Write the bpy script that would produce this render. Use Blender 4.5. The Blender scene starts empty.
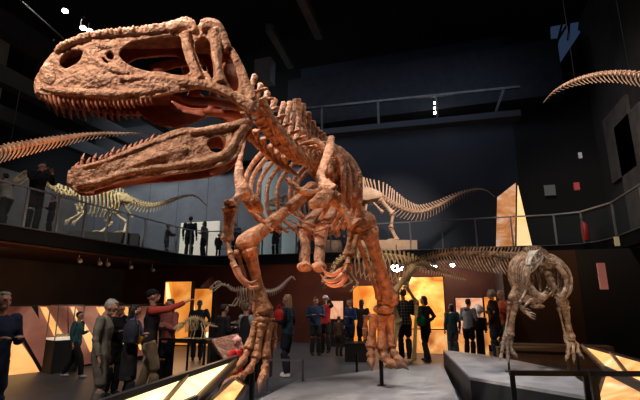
import bpy, bmesh, math, random
from mathutils import Vector, Matrix, noise
V = Vector
R = math.radians
rnd = random.Random(7)
SC = bpy.context.scene
COL = SC.collection
PI = math.pi

# ------------------------------------------------------------ camera model (room axes: X right, Y towards the back wall)
FPX = 24 / 36 * 640
PITCH, YAW, EYE = R(13.2), R(17.0), 1.6
FH = V((-math.sin(YAW), math.cos(YAW), 0)); RT = V((math.cos(YAW), math.sin(YAW), 0))
CAM = V((0, 0, EYE))
def ray(px, py):
    u = (px - 320) / FPX; v = (200 - py) / FPX
    f = math.cos(PITCH) - v * math.sin(PITCH)
    return FH * f + RT * u + V((0, 0, math.sin(PITCH) + v * math.cos(PITCH))), f
def W(px, py, r):
    d, f = ray(px, py); return CAM + d * (r / f)
def onZ(px, py, z):
    d, f = ray(px, py); return CAM + d * ((z - EYE) / d.z)
def onY(px, py, y):
    d, f = ray(px, py); return CAM + d * (y / d.y)
def onX(px, py, x):
    d, f = ray(px, py); return CAM + d * (x / d.x)

# ------------------------------------------------------------ materials
def mat(name, col, rough=.6, metal=0, spec=.4, bump=0, bscale=20, var=0, vscale=4, col2=None, emit=None, estr=0, alpha=None, trans=0, coat=0, bdist=.02):
    m = bpy.data.materials.new(name); m.use_nodes = True
    nt = m.node_tree; b = nt.nodes['Principled BSDF']
    b.inputs['Base Color'].default_value = (*col, 1)
    b.inputs['Roughness'].default_value = rough; b.inputs['Metallic'].default_value = metal
    b.inputs['Specular IOR Level'].default_value = spec
    tc = nt.nodes.new('ShaderNodeTexCoord')
    if var or col2:
        n = nt.nodes.new('ShaderNodeTexNoise'); n.inputs['Scale'].default_value = vscale; n.inputs['Detail'].default_value = 6
        n.inputs['Roughness'].default_value = .65
        nt.links.new(tc.outputs['Object'], n.inputs['Vector'])
        cr = nt.nodes.new('ShaderNodeValToRGB')
        cr.color_ramp.elements[0].position = .35; cr.color_ramp.elements[1].position = .68
        c2 = col2 or tuple(min(1, c * (1 + var)) for c in col)
        c1 = col if col2 else tuple(c * (1 - var) for c in col)
        cr.color_ramp.elements[0].color = (*c1, 1); cr.color_ramp.elements[1].color = (*c2, 1)
        nt.links.new(n.outputs['Fac'], cr.inputs['Fac']); nt.links.new(cr.outputs['Color'], b.inputs['Base Color'])
    if bump:
        n2 = nt.nodes.new('ShaderNodeTexNoise'); n2.inputs['Scale'].default_value = bscale; n2.inputs['Detail'].default_value = 5
        nt.links.new(tc.outputs['Object'], n2.inputs['Vector'])
        bp = nt.nodes.new('ShaderNodeBump'); bp.inputs['Strength'].default_value = bump; bp.inputs['Distance'].default_value = bdist
        nt.links.new(n2.outputs['Fac'], bp.inputs['Height']); nt.links.new(bp.outputs['Normal'], b.inputs['Normal'])
    if emit:
        b.inputs['Emission Color'].default_value = (*emit, 1); b.inputs['Emission Strength'].default_value = estr
    if trans:
        b.inputs['Transmission Weight'].default_value = trans; b.inputs['IOR'].default_value = 1.1
    if alpha is not None:
        b.inputs['Alpha'].default_value = alpha
    return m
def graphic(name, cols, scale, strength, vec=(1, 1, 1), dist=1.5, pos=None):
    """a backlit printed panel: emission whose colours are the print"""
    m = bpy.data.materials.new(name); m.use_nodes = True; nt = m.node_tree; b = nt.nodes['Principled BSDF']
    tc = nt.nodes.new('ShaderNodeTexCoord'); mp = nt.nodes.new('ShaderNodeMapping'); mp.inputs['Scale'].default_value = vec
    n = nt.nodes.new('ShaderNodeTexNoise'); n.inputs['Scale'].default_value = scale; n.inputs['Detail'].default_value = 5; n.inputs['Distortion'].default_value = dist
    cr = nt.nodes.new('ShaderNodeValToRGB'); el = cr.color_ramp.elements
    while len(el) < len(cols): el.new(.5)
    for i, c in enumerate(cols):
        el[i].position = pos[i] if pos else .3 + .4 * i / (len(cols) - 1); el[i].color = (*c, 1)
    nt.links.new(tc.outputs['Object'], mp.inputs['Vector']); nt.links.new(mp.outputs['Vector'], n.inputs['Vector'])
    nt.links.new(n.outputs['Fac'], cr.inputs['Fac'])
    nt.links.new(cr.outputs['Color'], b.inputs['Emission Color']); b.inputs['Emission Strength'].default_value = strength
    nt.links.new(cr.outputs['Color'], b.inputs['Base Color']); b.inputs['Roughness'].default_value = .35
    return m
M = {}
M['bone'] = mat('red_bone', (.18, .055, .02), .46, bump=1, bscale=22, col2=(.58, .27, .125), vscale=9, bdist=.035)
M['bone_skull'] = mat('skull_bone', (.30, .11, .05), .5, bump=1, bscale=30, col2=(.68, .37, .215), vscale=11, bdist=.035)
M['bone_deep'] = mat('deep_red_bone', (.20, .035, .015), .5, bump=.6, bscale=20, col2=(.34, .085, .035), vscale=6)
M['tooth'] = mat('tooth', (.58, .25, .15), .35, bump=.2, bscale=15, var=.25, vscale=20)
M['claw'] = mat('claw', (.25, .12, .08), .4, bump=.3, var=.3, vscale=10)
M['bone_pale'] = mat('pale_yellow_bone', (.40, .30, .14), .5, bump=.5, col2=(.74, .63, .42), vscale=7)
M['bone_tan'] = mat('tan_bone', (.45, .27, .17), .55, bump=.4, col2=(.66, .44, .30), vscale=4)
M['bone_grey'] = mat('glossy_dark_bone', (.10, .06, .035), .22, bump=.6, col2=(.50, .37, .27), vscale=12)
M['bone_yel'] = mat('ochre_bone', (.5, .36, .2), .5, bump=.4, col2=(.66, .5, .3), vscale=6)
M['floor'] = mat('floor', (.075, .078, .088), .42, bump=.15, bscale=3, var=.2, vscale=1.2)
M['plat'] = mat('platform_stone', (.20, .20, .215), .5, bump=.3, bscale=6, col2=(.36, .36, .38), vscale=1.6)
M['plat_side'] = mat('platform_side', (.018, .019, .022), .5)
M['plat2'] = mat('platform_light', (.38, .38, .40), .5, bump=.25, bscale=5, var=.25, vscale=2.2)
M['black'] = mat('matte_black', (.008, .008, .009), .75)
M['blackmetal'] = mat('black_metal', (.012, .012, .013), .4, metal=.5)
M['steel'] = mat('steel', (.35, .36, .38), .35, metal=.8)
M['goldmetal'] = mat('tan_metal', (.35, .24, .12), .4, metal=.6)
M['fascia'] = mat('fascia', (.003, .0035, .005), .85, spec=.15)
M['soffit'] = mat('soffit', (.09, .038, .022), .7, var=.3)
M['under'] = mat('under_wall', (.085, .060, .048), .8, var=.25, vscale=.6)
M['backred'] = mat('back_wall_lower', (.13, .035, .018), .7, var=.3, vscale=.8)
M['brown'] = mat('brown_wall', (.042, .016, .006), .7, var=.2, vscale=.7)
M['deck'] = mat('deck', (.03, .03, .032), .7)
M['navy'] = mat('navy_wall', (.026, .032, .047), .85, var=.12, vscale=.5)
M['wallR'] = mat('dark_wall', (.030, .026, .024), .85, var=.3, vscale=.8)
M['ceil'] = mat('ceiling', (.006, .006, .007), .9)
M['beam'] = mat('beam', (.05, .05, .055), .6)
M['beamdark'] = mat('roof_beam', (.014, .014, .016), .8)
M['duct'] = mat('duct', (.11, .10, .09), .5, metal=.3, var=.3)
M['glass'] = mat('rail_glass', (.10, .14, .16), .05, alpha=.05, spec=.5)
M['white'] = mat('white_case', (.8, .8, .78), .5)
M['lamp'] = mat('lamp_glow', (1, 1, 1), emit=(1, .97, .9), estr=60)
M['lampbig'] = mat('lamp_glow_warm', (1, 1, 1), emit=(1, .93, .82), estr=110)
M['skin'] = mat('skin', (.42, .22, .15), .5, var=.1)
M['hair_dark'] = mat('dark_hair', (.015, .01, .008), .6, bump=.5, bscale=60)
M['hair_grey'] = mat('grey_hair', (.30, .28, .26), .6, bump=.5, bscale=60)
M['hair_brown'] = mat('brown_hair', (.10, .05, .025), .6, bump=.5, bscale=60)
M['hair_blond'] = mat('fair_hair', (.36, .22, .11), .6, bump=.5, bscale=60)
M['eye'] = mat('eye', (.01, .01, .01), .2)
_cl = {}
def cloth(c, rough=.85):
    k = tuple(round(x, 3) for x in c)
    if k not in _cl:
        _cl[k] = mat('cloth', c, rough, spec=.2, bump=.5, bscale=14, var=.18, vscale=8)
    return _cl[k]
# concrete panels with seams (left upper walls)
def panel_mat(name, c, w, h):
    m = mat(name, c, .85, bump=.1, bscale=4, var=.15, vscale=1)
    nt = m.node_tree; b = nt.nodes['Principled BSDF']; old = b.inputs['Base Color'].links[0].from_socket
    tc = nt.nodes['Texture Coordinate'] if 'Texture Coordinate' in nt.nodes else nt.nodes.new('ShaderNodeTexCoord')
    sx = nt.nodes.new('ShaderNodeSeparateXYZ'); nt.links.new(tc.outputs['Object'], sx.inputs[0])
    ad = nt.nodes.new('ShaderNodeMath'); ad.operation = 'ADD'; nt.links.new(sx.outputs['X'], ad.inputs[0]); nt.links.new(sx.outputs['Y'], ad.inputs[1])
    outs = []
    for s, d in ((ad.outputs[0], w), (sx.outputs['Z'], h)):
        dv = nt.nodes.new('ShaderNodeMath'); dv.operation = 'DIVIDE'; nt.links.new(s, dv.inputs[0]); dv.inputs[1].default_value = d
        fr = nt.nodes.new('ShaderNodeMath'); fr.operation = 'FRACT'; nt.links.new(dv.outputs[0], fr.inputs[0])
        lt = nt.nodes.new('ShaderNodeMath'); lt.operation = 'LESS_THAN'; nt.links.new(fr.outputs[0], lt.inputs[0]); lt.inputs[1].default_value = .035 / d
        outs.append(lt.outputs[0])
    mx = nt.nodes.new('ShaderNodeMath'); mx.operation = 'MAXIMUM'; nt.links.new(outs[0], mx.inputs[0]); nt.links.new(outs[1], mx.inputs[1])
    mi = nt.nodes.new('ShaderNodeMix'); mi.data_type = 'RGBA'
    nt.links.new(mx.outputs[0], mi.inputs['Factor']); nt.links.new(old, mi.inputs['A']); mi.inputs['B'].default_value = (*[x * .3 for x in c], 1)
    nt.links.new(mi.outputs['Result'], b.inputs['Base Color'])
    return m
M['concrete'] = panel_mat('concrete_panels', (.21, .21, .215), 1.9, 4.2)
M['concreteL'] = panel_mat('concrete_panels_left', (.20, .175, .15), 2.4, 4.2)

# ------------------------------------------------------------ mesh builder
def frame(t, up=V((0, 0, 1))):
    t = t.normalized(); s = t.cross(up)
    if s.length < 1e-4: s = t.cross(V((1, 0, 0)))
    s.normalize(); return t, s, s.cross(t)
def crom(pts, rad, n):
    """catmull-rom resample of points and radii"""
    if len(pts) < 3 or n <= 1: return list(pts), list(rad)
    P = [pts[0] * 2 - pts[1]] + list(pts) + [pts[-1] * 2 - pts[-2]]
    op, orr = [], []
    for i in range(len(pts) - 1):
        a, b, c, d = P[i:i + 4]
        for k in range(n):
            t = k / n
            op.append(.5 * ((2 * b) + (c - a) * t + (2 * a - 5 * b + 4 * c - d) * t * t + (3 * b - a - 3 * c + d) * t ** 3))
            ra, rb = rad[i], rad[i + 1]
            if isinstance(ra, tuple): orr.append((ra[0] + (rb[0] - ra[0]) * t, ra[1] + (rb[1] - ra[1]) * t))
            else: orr.append(ra + (rb - ra) * t)
    op.append(pts[-1]); orr.append(rad[-1]); return op, orr
class MB:
    def __init__(s): s.v = []; s.f = []
    def add(s, vs, fs):
        o = len(s.v); s.v += [V(x) for x in vs]; s.f += [tuple(i + o for i in f) for f in fs]; return s
    def box(s, lo, hi):
        x0, y0, z0 = lo; x1, y1, z1 = hi
        return s.add([(x0, y0, z0), (x1, y0, z0), (x1, y1, z0), (x0, y1, z0), (x0, y0, z1), (x1, y0, z1), (x1, y1, z1), (x0, y1, z1)],
              [(3, 2, 1, 0), (4, 5, 6, 7), (0, 1, 5, 4), (1, 2, 6, 5), (2, 3, 7, 6), (3, 0, 4, 7)])
    def bar(s, a, b, w, h, up=V((0, 0, 1))):
        t, sd, u = frame(b - a, up); q = []
        for p in (a, b):
            for i, j in ((-1, -1), (1, -1), (1, 1), (-1, 1)): q.append(p + sd * (i * w / 2) + u * (j * h / 2))
        return s.add(q, [(3, 2, 1, 0), (4, 5, 6, 7), (0, 1, 5, 4), (1, 2, 6, 5), (2, 3, 7, 6), (3, 0, 4, 7)])
    def prism(s, poly, off):
        n = len(poly); q = [V(p) for p in poly] + [V(p) + off for p in poly]
        return s.add(q, [tuple(range(n - 1, -1, -1)), tuple(range(n, 2 * n))] + [(i, (i + 1) % n, n + (i + 1) % n, n + i) for i in range(n)])
    def tube(s, pts, rad, seg=8, sm=1, up=V((0, 0, 1))):
        pts = [V(p) for p in pts]
        if not isinstance(rad, (list, tuple)) or (isinstance(rad, tuple)): rad = [rad] * len(pts)
        pts, rad = crom(pts, rad, sm)
        rings = []; vs = []
        for i, p in enumerate(pts):
            t = (pts[min(i + 1, len(pts) - 1)] - pts[max(i - 1, 0)])
            if t.length < 1e-7: t = V((0, 0, 1))
            t, sd, u = frame(t, up)
            ra = rad[i] if isinstance(rad[i], tuple) else (rad[i], rad[i])
            for k in range(seg):
                a = 2 * PI * k / seg; vs.append(p + sd * (math.cos(a) * ra[0]) + u * (math.sin(a) * ra[1]))
        n = len(pts); fs = []
        for i in range(n - 1):
            for k in range(seg):
                fs.append((i * seg + k, i * seg + (k + 1) % seg, (i + 1) * seg + (k + 1) % seg, (i + 1) * seg + k))
        fs.append(tuple(range(seg - 1, -1, -1))); fs.append(tuple((n - 1) * seg + k for k in range(seg)))
        return s.add(vs, fs)
    def bone(s, a, b, r, k=1.8, seg=10, bend=V((0, 0, 0)), flat=1):
        """long bone: shaft with swollen ends"""
        d = b - a
        ts = (0, .06, .18, .5, .82, .94, 1); rs = (.7 * k, k, 1.1, .85, 1.1, k, .7 * k)
        pts = [a + d * t + bend * math.sin(t * PI) for t in ts]
        return s.tube(pts, [(r * q, r * q * flat) for q in rs], seg, 3)
    def blob(s, c, r, seg=10, rot=None):
        if not isinstance(r, (tuple, list, Vector)): r = (r, r, r)
        vs = []; fs = []; h = seg // 2 + 1
        for i in range(1, h):
            th = PI * i / h
            for k in range(seg):
                a = 2 * PI * k / seg
                p = V((math.sin(th) * math.cos(a) * r[0], math.sin(th) * math.sin(a) * r[1], math.cos(th) * r[2]))
                if rot: p = rot @ p
                vs.append(V(c) + p)
        top = len(vs); z = V((0, 0, r[2])); z = rot @ z if rot else z
        vs += [V(c) + z, V(c) - z]
        for i in range(h - 2):
            for k in range(seg): fs.append((i * seg + k, (i + 1) * seg + k, (i + 1) * seg + (k + 1) % seg, i * seg + (k + 1) % seg))
        for k in range(seg):
            fs.append((top, k, (k + 1) % seg)); fs.append((top + 1, (h - 2) * seg + (k + 1) % seg, (h - 2) * seg + k))
        return s.add(vs, fs)
    def quadstrip(s, A, B, th):
        """plate lofted between polylines A and B with thickness"""
        n = len(A); q = []
        for i in range(n):
            t = (A[min(i + 1, n - 1)] - A[max(i - 1, 0)]); nn = t.cross(B[i] - A[i]).normalized() * th / 2
            q += [A[i] + nn, B[i] + nn, B[i] - nn, A[i] - nn]
        fs = []
        for i in range(n - 1):
            for k in range(4):
                fs.append((i * 4 + k, i * 4 + (k + 1) % 4, (i + 1) * 4 + (k + 1) % 4, (i + 1) * 4 + k))
        fs += [(3, 2, 1, 0), tuple((n - 1) * 4 + k for k in range(4))]
        return s.add(q, fs)
    def build(s, name, m, parent=None, local=False, smooth=True, voxel=0, sm=0, bevel=0, mapf=None, jit=0, jscale=8, origin=None):
        me = bpy.data.meshes.new(name)
        org = V((0, 0, 0))
        if parent is not None and not local: org = parent_world(parent)
        me.from_pydata([tuple(v) for v in s.v], [], s.f); me.validate(); me.update()
        o = bpy.data.objects.new(name, me)
        if voxel or bevel:
            COL.objects.link(o)
            if voxel:
                q = o.modifiers.new('r', 'REMESH'); q.mode = 'VOXEL'; q.voxel_size = voxel
                if sm: q2 = o.modifiers.new('s', 'SMOOTH'); q2.iterations = sm; q2.factor = .5
            if bevel:
                q = o.modifiers.new('b', 'BEVEL'); q.width = bevel; q.segments = 2
            dg = bpy.context.evaluated_depsgraph_get(); dg.update()
            nm = bpy.data.meshes.new_from_object(o.evaluated_get(dg)); o.modifiers.clear(); o.data = nm; me = nm; nm.name = name
            COL.objects.unlink(o)
        for v in me.vertices:
            c = v.co.copy()
            if jit: c += noise.noise_vector(c * jscale) * jit
            if mapf: c = mapf(c)
            v.co = c
        if parent is None:
            xs = [v.co for v in me.vertices]
            lo = V([min(c[i] for c in xs) for i in range(3)]); hi = V([max(c[i] for c in xs) for i in range(3)])
            org = V(((lo.x + hi.x) / 2, (lo.y + hi.y) / 2, lo.z)); o.location = org
        if org.length:
            for v in me.vertices: v.co -= org
        if smooth:
            for p in me.polygons: p.use_smooth = True
            if not (voxel or mapf) and smooth != 'all':
                try: me.set_sharp_from_angle(angle=R(50))
                except Exception: pass
        me.materials.append(m)
        COL.objects.link(o)
        if parent is not None: o.parent = parent
        o.data.update()
        return o
def parent_world(o):
    p = V((0, 0, 0))
    while o is not None: p += o.location; o = o.parent
    return p
def tag(o, label, cat, group=None, kind=None):
    if label: o['label'] = label
    if cat: o['category'] = cat
    if group: o['group'] = group
    if kind: o['kind'] = kind
    return o
def thing(name, label, cat, loc, group=None, rz=0):
    o = bpy.data.objects.new(name, None); COL.objects.link(o); o.location = loc; o.rotation_euler = (0, 0, rz)
    o.empty_display_size = .2
    return tag(o, label, cat, group)
def struct(name, mb, m, **k):
    o = mb.build(name, m, smooth=False, **k); o['kind'] = 'structure'; return o

# ============================================================ ROOM
DECK = 3.4; XL = -10.35; YF = 16.0; XR = 4.65; YW = 20.0; XW = 6.3; XWL = -22.0; CEIL = 14.0
struct('floor', MB().box((-24, -4, -.1), (9, 22, 0)), M['floor'])
struct('ceiling', MB().box((-24, -4, CEIL), (9, 22, CEIL + .2)), M['ceil'])
struct('wall_back', MB().box((XWL, YW, 0), (-7.2, YW + .2, 8.7)), M['concrete'])
struct('wall_back_upper', MB().box((XWL, YW, 8.7), (-7.2, YW + .2, CEIL)), M['ceil'])
struct('wall_back_navy', MB().box((-7.2, YW, 0), (3.1, YW + .2, CEIL)), M['navy'])
struct('wall_back_dark', MB().box((3.1, YW, 0), (XW + .2, YW + .2, CEIL)), M['black'])
struct('wall_left', MB().box((XWL - .2, -4, 0), (XWL, YW + .2, 8.3)), M['concreteL'])
struct('wall_left_upper', MB().box((XWL - .2, -4, 8.3), (XWL, YW + .2, CEIL)), M['ceil'])
wr = MB().box((XW, -4, 0), (XW + .2, YW + .2, CEIL))
struct('wall_right', wr, M['wallR'])
struct('wall_front', MB().box((-24, -4.2, 0), (9, -4, CEIL)), M['black'])
# window high beside the dark column, dusk blue behind its bars
wm = mat('dusk_glass', (.03, .05, .10), .2, emit=(.05, .09, .19), estr=.30)
Yw = YW - .12
wq = [onY(552, 74, Yw), onY(549, 30, Yw), onY(557, -4, Yw), onY(606, -4, Yw), onY(562, 62, Yw)]
wo = struct('window_1', MB().prism(wq, V((0, .1, 0))), wm)
wb = MB()
for p, q in (((552, 74), (549, 30)), ((549, 30), (557, -4)), ((562, 62), (606, -4)), ((552, 74), (562, 62)), ((571, -4), (568, 40)), ((583, -4), (579, 30)), ((560, 4), (598, 2)), ((558, 40), (578, 6)), ((553, 60), (563, 20))):
    wb.bar(onY(*p, Yw - .04), onY(*q, Yw - .04), .09, .08, V((0, 1, 0)))
wb.build('window_frame', M['black'], wo, smooth=False)
# big dark curtain that slopes under the window: slanted acoustic board
# right wall cladding: panels of different height
cl = MB()
for y0, y1, z0, z1 in ((15.3, 17.6, 3.5, 7.9), (12.6, 15.2, 3.5, 7.2), (10.4, 12.5, 3.5, 6.6), (16.2, 18.6, 6.0, 8.6)):
    cl.box((XW - .12, y0, z0), (XW - .01, y1, z1))
struct('trim_1', cl, mat('wall_cladding', (.10, .085, .075), .7, var=.3, vscale=1.5))
# deck of the gallery (U shaped, rounded inner corner)
poly = [(XWL, -4), (XL, -4), (XL, 14.6), (XL + .1, 15.2), (XL + .4, 15.65), (XL + .9, 15.93), (XL + 1.5, YF), (XR - 1.1, YF), (XR - .5, YF - .25), (XR - .15, YF - .8), (XR, YF - 1.6), (XR, 2), (XW, 2), (XW, YW), (XWL, YW)]
struct('floor_gallery', MB().prism([(x, y, DECK - .37) for x, y in poly], V((0, 0, .37))), M['fascia'])
poly2 = [(x + (-.25 if i < 5 else 0), y, DECK - .43) for i, (x, y) in enumerate(poly)]
poly2 = [(XWL, -4), (XL - .3, -4), (XL - .3, 15.2), (XL + 1.2, YF + .3), (XR - .8, YF + .3), (XR + .25, YF - 1.2), (XR + .25, 2), (XW, 2), (XW, YW), (XWL, YW)]
struct('ceiling_soffit', MB().prism([(x, y, DECK - .42) for x, y in poly2], V((0, 0, .05))), M['soffit'])
edge = [V((x, y, DECK - .36)) for x, y in poly[1:12]]
struct('trim_2', MB().quadstrip([p + V((0, 0, .345)) for p in edge], [p + V((0, 0, .375)) for p in edge], .06), mat('deck_edge_metal', (.12, .13, .15), .4, metal=.6))
# lower walls
struct('wall_lower_left', MB().box((-14.6, -4, 0), (-14.4, 16.4, DECK - .42)), M['under'])
struct('wall_lower_back', MB().box((-14.4, 16.4, 0), (1.4, 16.6, DECK - .42)), M['backred'])
struct('wall_lower_brown', MB().box((1.4, 13.6, 0), (3.35, 13.8, DECK - .42)).box((1.4, 13.8, 0), (1.6, 16.6, DECK - .42)), M['brown'])
struct('wall_lower_right', MB().box((3.35, 13.6, 0), (XW, 13.75, DECK - .42)), M['black'])
# column top left, dark columns
struct('trim_3', MB().box((onY(-40, 20, 13).x, 13, DECK), (onY(3.5, 22, 13).x, 13.5, CEIL)), M['concreteL'])

# ------------------------------------------------------------ ceiling beams, ducts, truss
def beam(a, b, w, h, m='beam', nm='ceiling_beam', lab=None, cat='beam', grp=None):
    o = MB().bar(a, b, w, h).build(nm, M[m], smooth=False); return tag(o, lab, cat, grp)
tr = thing('ceiling_truss', 'long dark steel catwalk truss high across the back wall', 'truss', (-2, 17.5, 9))
yt = 17.5
a = onY(262, 139.5, yt); b = onY(520, 115, yt)
MB().bar(a, b, .5, .26).build('lower_chord', M['beam'], tr, smooth=False)
a2 = onY(262, 113, yt); b2 = onY(520, 87, yt)
MB().bar(a2, b2, .12, .1).build('upper_chord', M['duct'], tr, smooth=False)
for px in (322, 378, 436, 492):
    q = onY(px, 100, yt); zt = a2.z + (b2.z - a2.z) * (q.x - a2.x) / (b2.x - a2.x); zb = a.z + (b.z - a.z) * (q.x - a.x) / (b.x - a.x)
    MB().bar(V((q.x, yt, zb)), V((q.x + (.0 if px != 492 else .5), yt, zt)), .09, .09).build('strut', M['duct'], tr, smooth=False)
struct('trim_4', MB().box((-20, 19.2, 8.7), (-7.6, 19.6, 11.5)), M['ceil'])
struct('trim_5', MB().box((-7.4, 18.6, 10.0), (5, 19.4, 12.6)), mat('upper_dark_band', (.018, .018, .024), .8, var=.3))
for i, (p, q, r0, r1, w_, l_) in enumerate((((269, 27), (291, 66), 15, 18.5, .3, 'short pale ceiling duct slanting down to the right of the skull'),
        ((300, -6), (319, 36), 12.5, 16, .32, 'pale slanting ceiling duct at the top edge left of centre'),
        ((382, 19), (416, 12), 17, 17, .07, 'thin pale ceiling rail near the top right of centre'),
        ((374, 3), (392, -1), 17, 17, .07, 'thin ceiling rail touching the top edge right of centre'),
        ((18, -2), (66, 41), 11, 15, .05, 'thin slanting ceiling bar above the snout of the big skull'),
        ((36, 70), (54, 40), 16, 14, .04, 'faint thin ceiling bar beside the snout tip'))):
    beam(W(*p, r0), W(*q, r1), w_, w_, 'duct', 'ceiling_duct' if w_ > .2 else 'ceiling_rail', l_, 'duct' if w_ > .2 else 'rail')
def dz(px, py): return onZ(px, py, 8.3)
for k, (x0, lab) in enumerate(((-17.2, 'leftmost dark roof beam above the hanging tail'), (-14.2, 'dark roof beam, middle of the three left of the big skeleton'), (-11.4, 'dark roof beam nearest the big jaw, of the three at the left'))):
    beam(V((x0, 6, 9.0)), V((x0, 19, 9.0)), .45, .6, 'beamdark', 'roof_beam', lab)
tag(MB().box((onY(254.5, 60, 14).x, 14, onY(262, 81, 14).z), (onY(270.5, 60, 14).x, 14.5, onY(262, 58, 14).z)).build('ventilation_box', mat('vent_grey', (.16, .16, .17), .6, var=.2), smooth=False), 'grey box hanging in the dark roof right behind the skull', 'box')

def spot_fixture(px, py, r, lab, big=False, grp=None, d=V((0, 0, -1)), s=.09, anchor=None):
    p = W(px, py, r)
    t = thing('ceiling_spotlight' if not big else 'spotlight', lab, 'spotlight', p, grp)
    MB().tube([p + V((0, 0, .3 if s > .08 else .09)), p + V((0, 0, .04))], [s, s * 1.15], 14).build('lamp_housing', M['blackmetal'], t)
    MB().blob(p, (s, s, s * .8), 12).build('bulb', M['lampbig' if big else 'lamp'], t)
    MB().tube([p + V((0, .0, .28 if s > .08 else .08)), p + V((0, 0, anchor or .9))], [.015, .015], 6).build('bracket', M['blackmetal'], t)
    return t
spot_fixture(65, 11, 13, 'bright ceiling spotlight highest at the upper left', anchor=2)
spot_fixture(83, 28, 13, 'ceiling spotlight just above the nose ridge, left of a pair', anchor=2)
spot_fixture(90, 31, 13.5, 'ceiling spotlight just above the nose ridge, right of a pair', anchor=2)
for k, py in enumerate((103, 108, 113)):
    spot_fixture(435, py, 17 - .0, ['topmost', 'middle', 'lowest'][k] + ' of three small spotlights stacked under the truss', s=.06, anchor=.5)
for px, py, l in ((397, 267, 'large glaring spotlight left of three under the gallery'), (433, 267, 'glaring spotlight in the middle of three under the gallery'), (452.5, 265, 'smallest glaring spotlight, right of three under the gallery')):
    spot_fixture(px, py, 13.5 if px < 400 else 14.5, l, True, s=.18 if px < 400 else (.12 if px < 440 else .07), anchor=.7)
for px, l in ((79, 'leftmost'), (99, 'second from left'), (107, 'third from left'), (130, 'fourth from left'), (152, 'rightmost')):
    y0 = 259 + (px - 79) * .13
    p = onX(px, y0, -11.2)
    t = thing('track_spotlight', 'small pale track spotlight under the left gallery, %s of five' % l, 'spotlight', p)
    MB().tube([p + V((0, 0, .0)), p + V((.12, -.05, -.08))], [.05, .07], 10).build('lamp_housing', M['white'], t)
    MB().tube([p, V((p.x, p.y, DECK - .42))], [.012, .012], 6).build('bracket', M['white'], t)

# ------------------------------------------------------------ railings
def railing(name, lab, pts, posts, h=1.05, cat='railing', base=DECK):
    t = thing(name, lab, cat, pts[0])
    up = V((0, 0, h))
    for a, b in zip(pts[:-1], pts[1:]):
        MB().bar(a + up, b + up, .05, .045).build('handrail', M['steel'], t, smooth=False)
        g = MB().bar(a + V((0, 0, h * .48)), b + V((0, 0, h * .48)), .016, h * .84); g.build('glass_pane', M['glass'], t, smooth=False)
    for p in posts:
        MB().bar(p + V((0, 0, 0)), p + up, .05, .06, V((0, 1, 0))).build('post', M['steel'], t, smooth=False)
    return t
e0 = [V((XL - .06, y, DECK)) for y in (3, 7.0, 10, 14.5)]
lp = [V((XL - .06, onX(px, 200, XL - .06).y, DECK)) for px in (27, 60, 87, 110, 130, 147)]
railing('glass_railing', 'glass railing with steel posts along the left gallery', e0, lp)
cc = [V((XL - .06, 14.5, DECK)), V((XL + .05, 15.3, DECK)), V((XL + .5, 15.85, DECK)), V((XL + 1.5, YF + .06, DECK))]
railing('glass_railing', 'curved glass railing at the gallery corner behind the big leg', cc, [cc[0], cc[1], cc[2]])
fr = [V((XL + 1.5, YF + .06, DECK)), V((XR - 1.2, YF + .06, DECK))]
railing('glass_railing', 'long glass railing with steel posts along the back gallery', fr, [V((onY(px, 230, YF).x, YF + .06, DECK)) for px in (230, 262, 296, 330, 375, 410, 442, 476, 512)])
rr = [V((XR - 1.2, YF + .06, DECK)), V((XR - .45, YF - .2, DECK)), V((XR + .06, YF - 1.5, DECK)), V((XR + .06, 8, DECK))]
railing('glass_railing', 'glass railing along the dark right gallery', rr, [rr[0], rr[1], rr[2]] + [V((XR + .06, y, DECK)) for y in (12.4, 10.2)])

# ------------------------------------------------------------ platforms
pz = .2
pl = [onZ(298, 380, pz), onZ(320, 377, pz), onZ(360, 372, pz), onZ(400, 366.5, pz), onZ(442, 363, pz), onZ(459, 400, pz), V((-.25, 3.4, pz)), V((-.9, 3.6, pz)), V((-1.7, 4.6, pz)), V((-2.5, 5.3, pz)), V((-2.84, 5.75, pz)), V((-2.8, 6.3, pz))]
pl[6] = V((.1, 3.6, pz)); 
o = MB().prism([(p.x, p.y, 0) for p in reversed(pl)], V((0, 0, pz))).build('display_platform', M['plat'], smooth=False)
tag(o, 'low grey stone-like platform beneath the feet of the huge red skeleton', 'platform')
z2 = .5
p2 = [onZ(443, 350, z2), onZ(480, 354, z2), onZ(517, 360.5, z2), onZ(570, 371, z2), V((1.62, 7.4, z2)), V((1.62, 6.7, z2)), V((1.40, 6.10, z2)), onZ(470, 377, z2)]
t = thing('display_platform', 'raised platform with pale top and black sides under the dark skeleton', 'platform', (1, 8, 0))
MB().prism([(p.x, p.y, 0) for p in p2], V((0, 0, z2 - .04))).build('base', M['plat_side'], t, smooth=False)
MB().prism([(p.x, p.y, z2 - .04) for p in p2], V((0, 0, .04))).build('top', M['plat2'], t, smooth=False)

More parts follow.
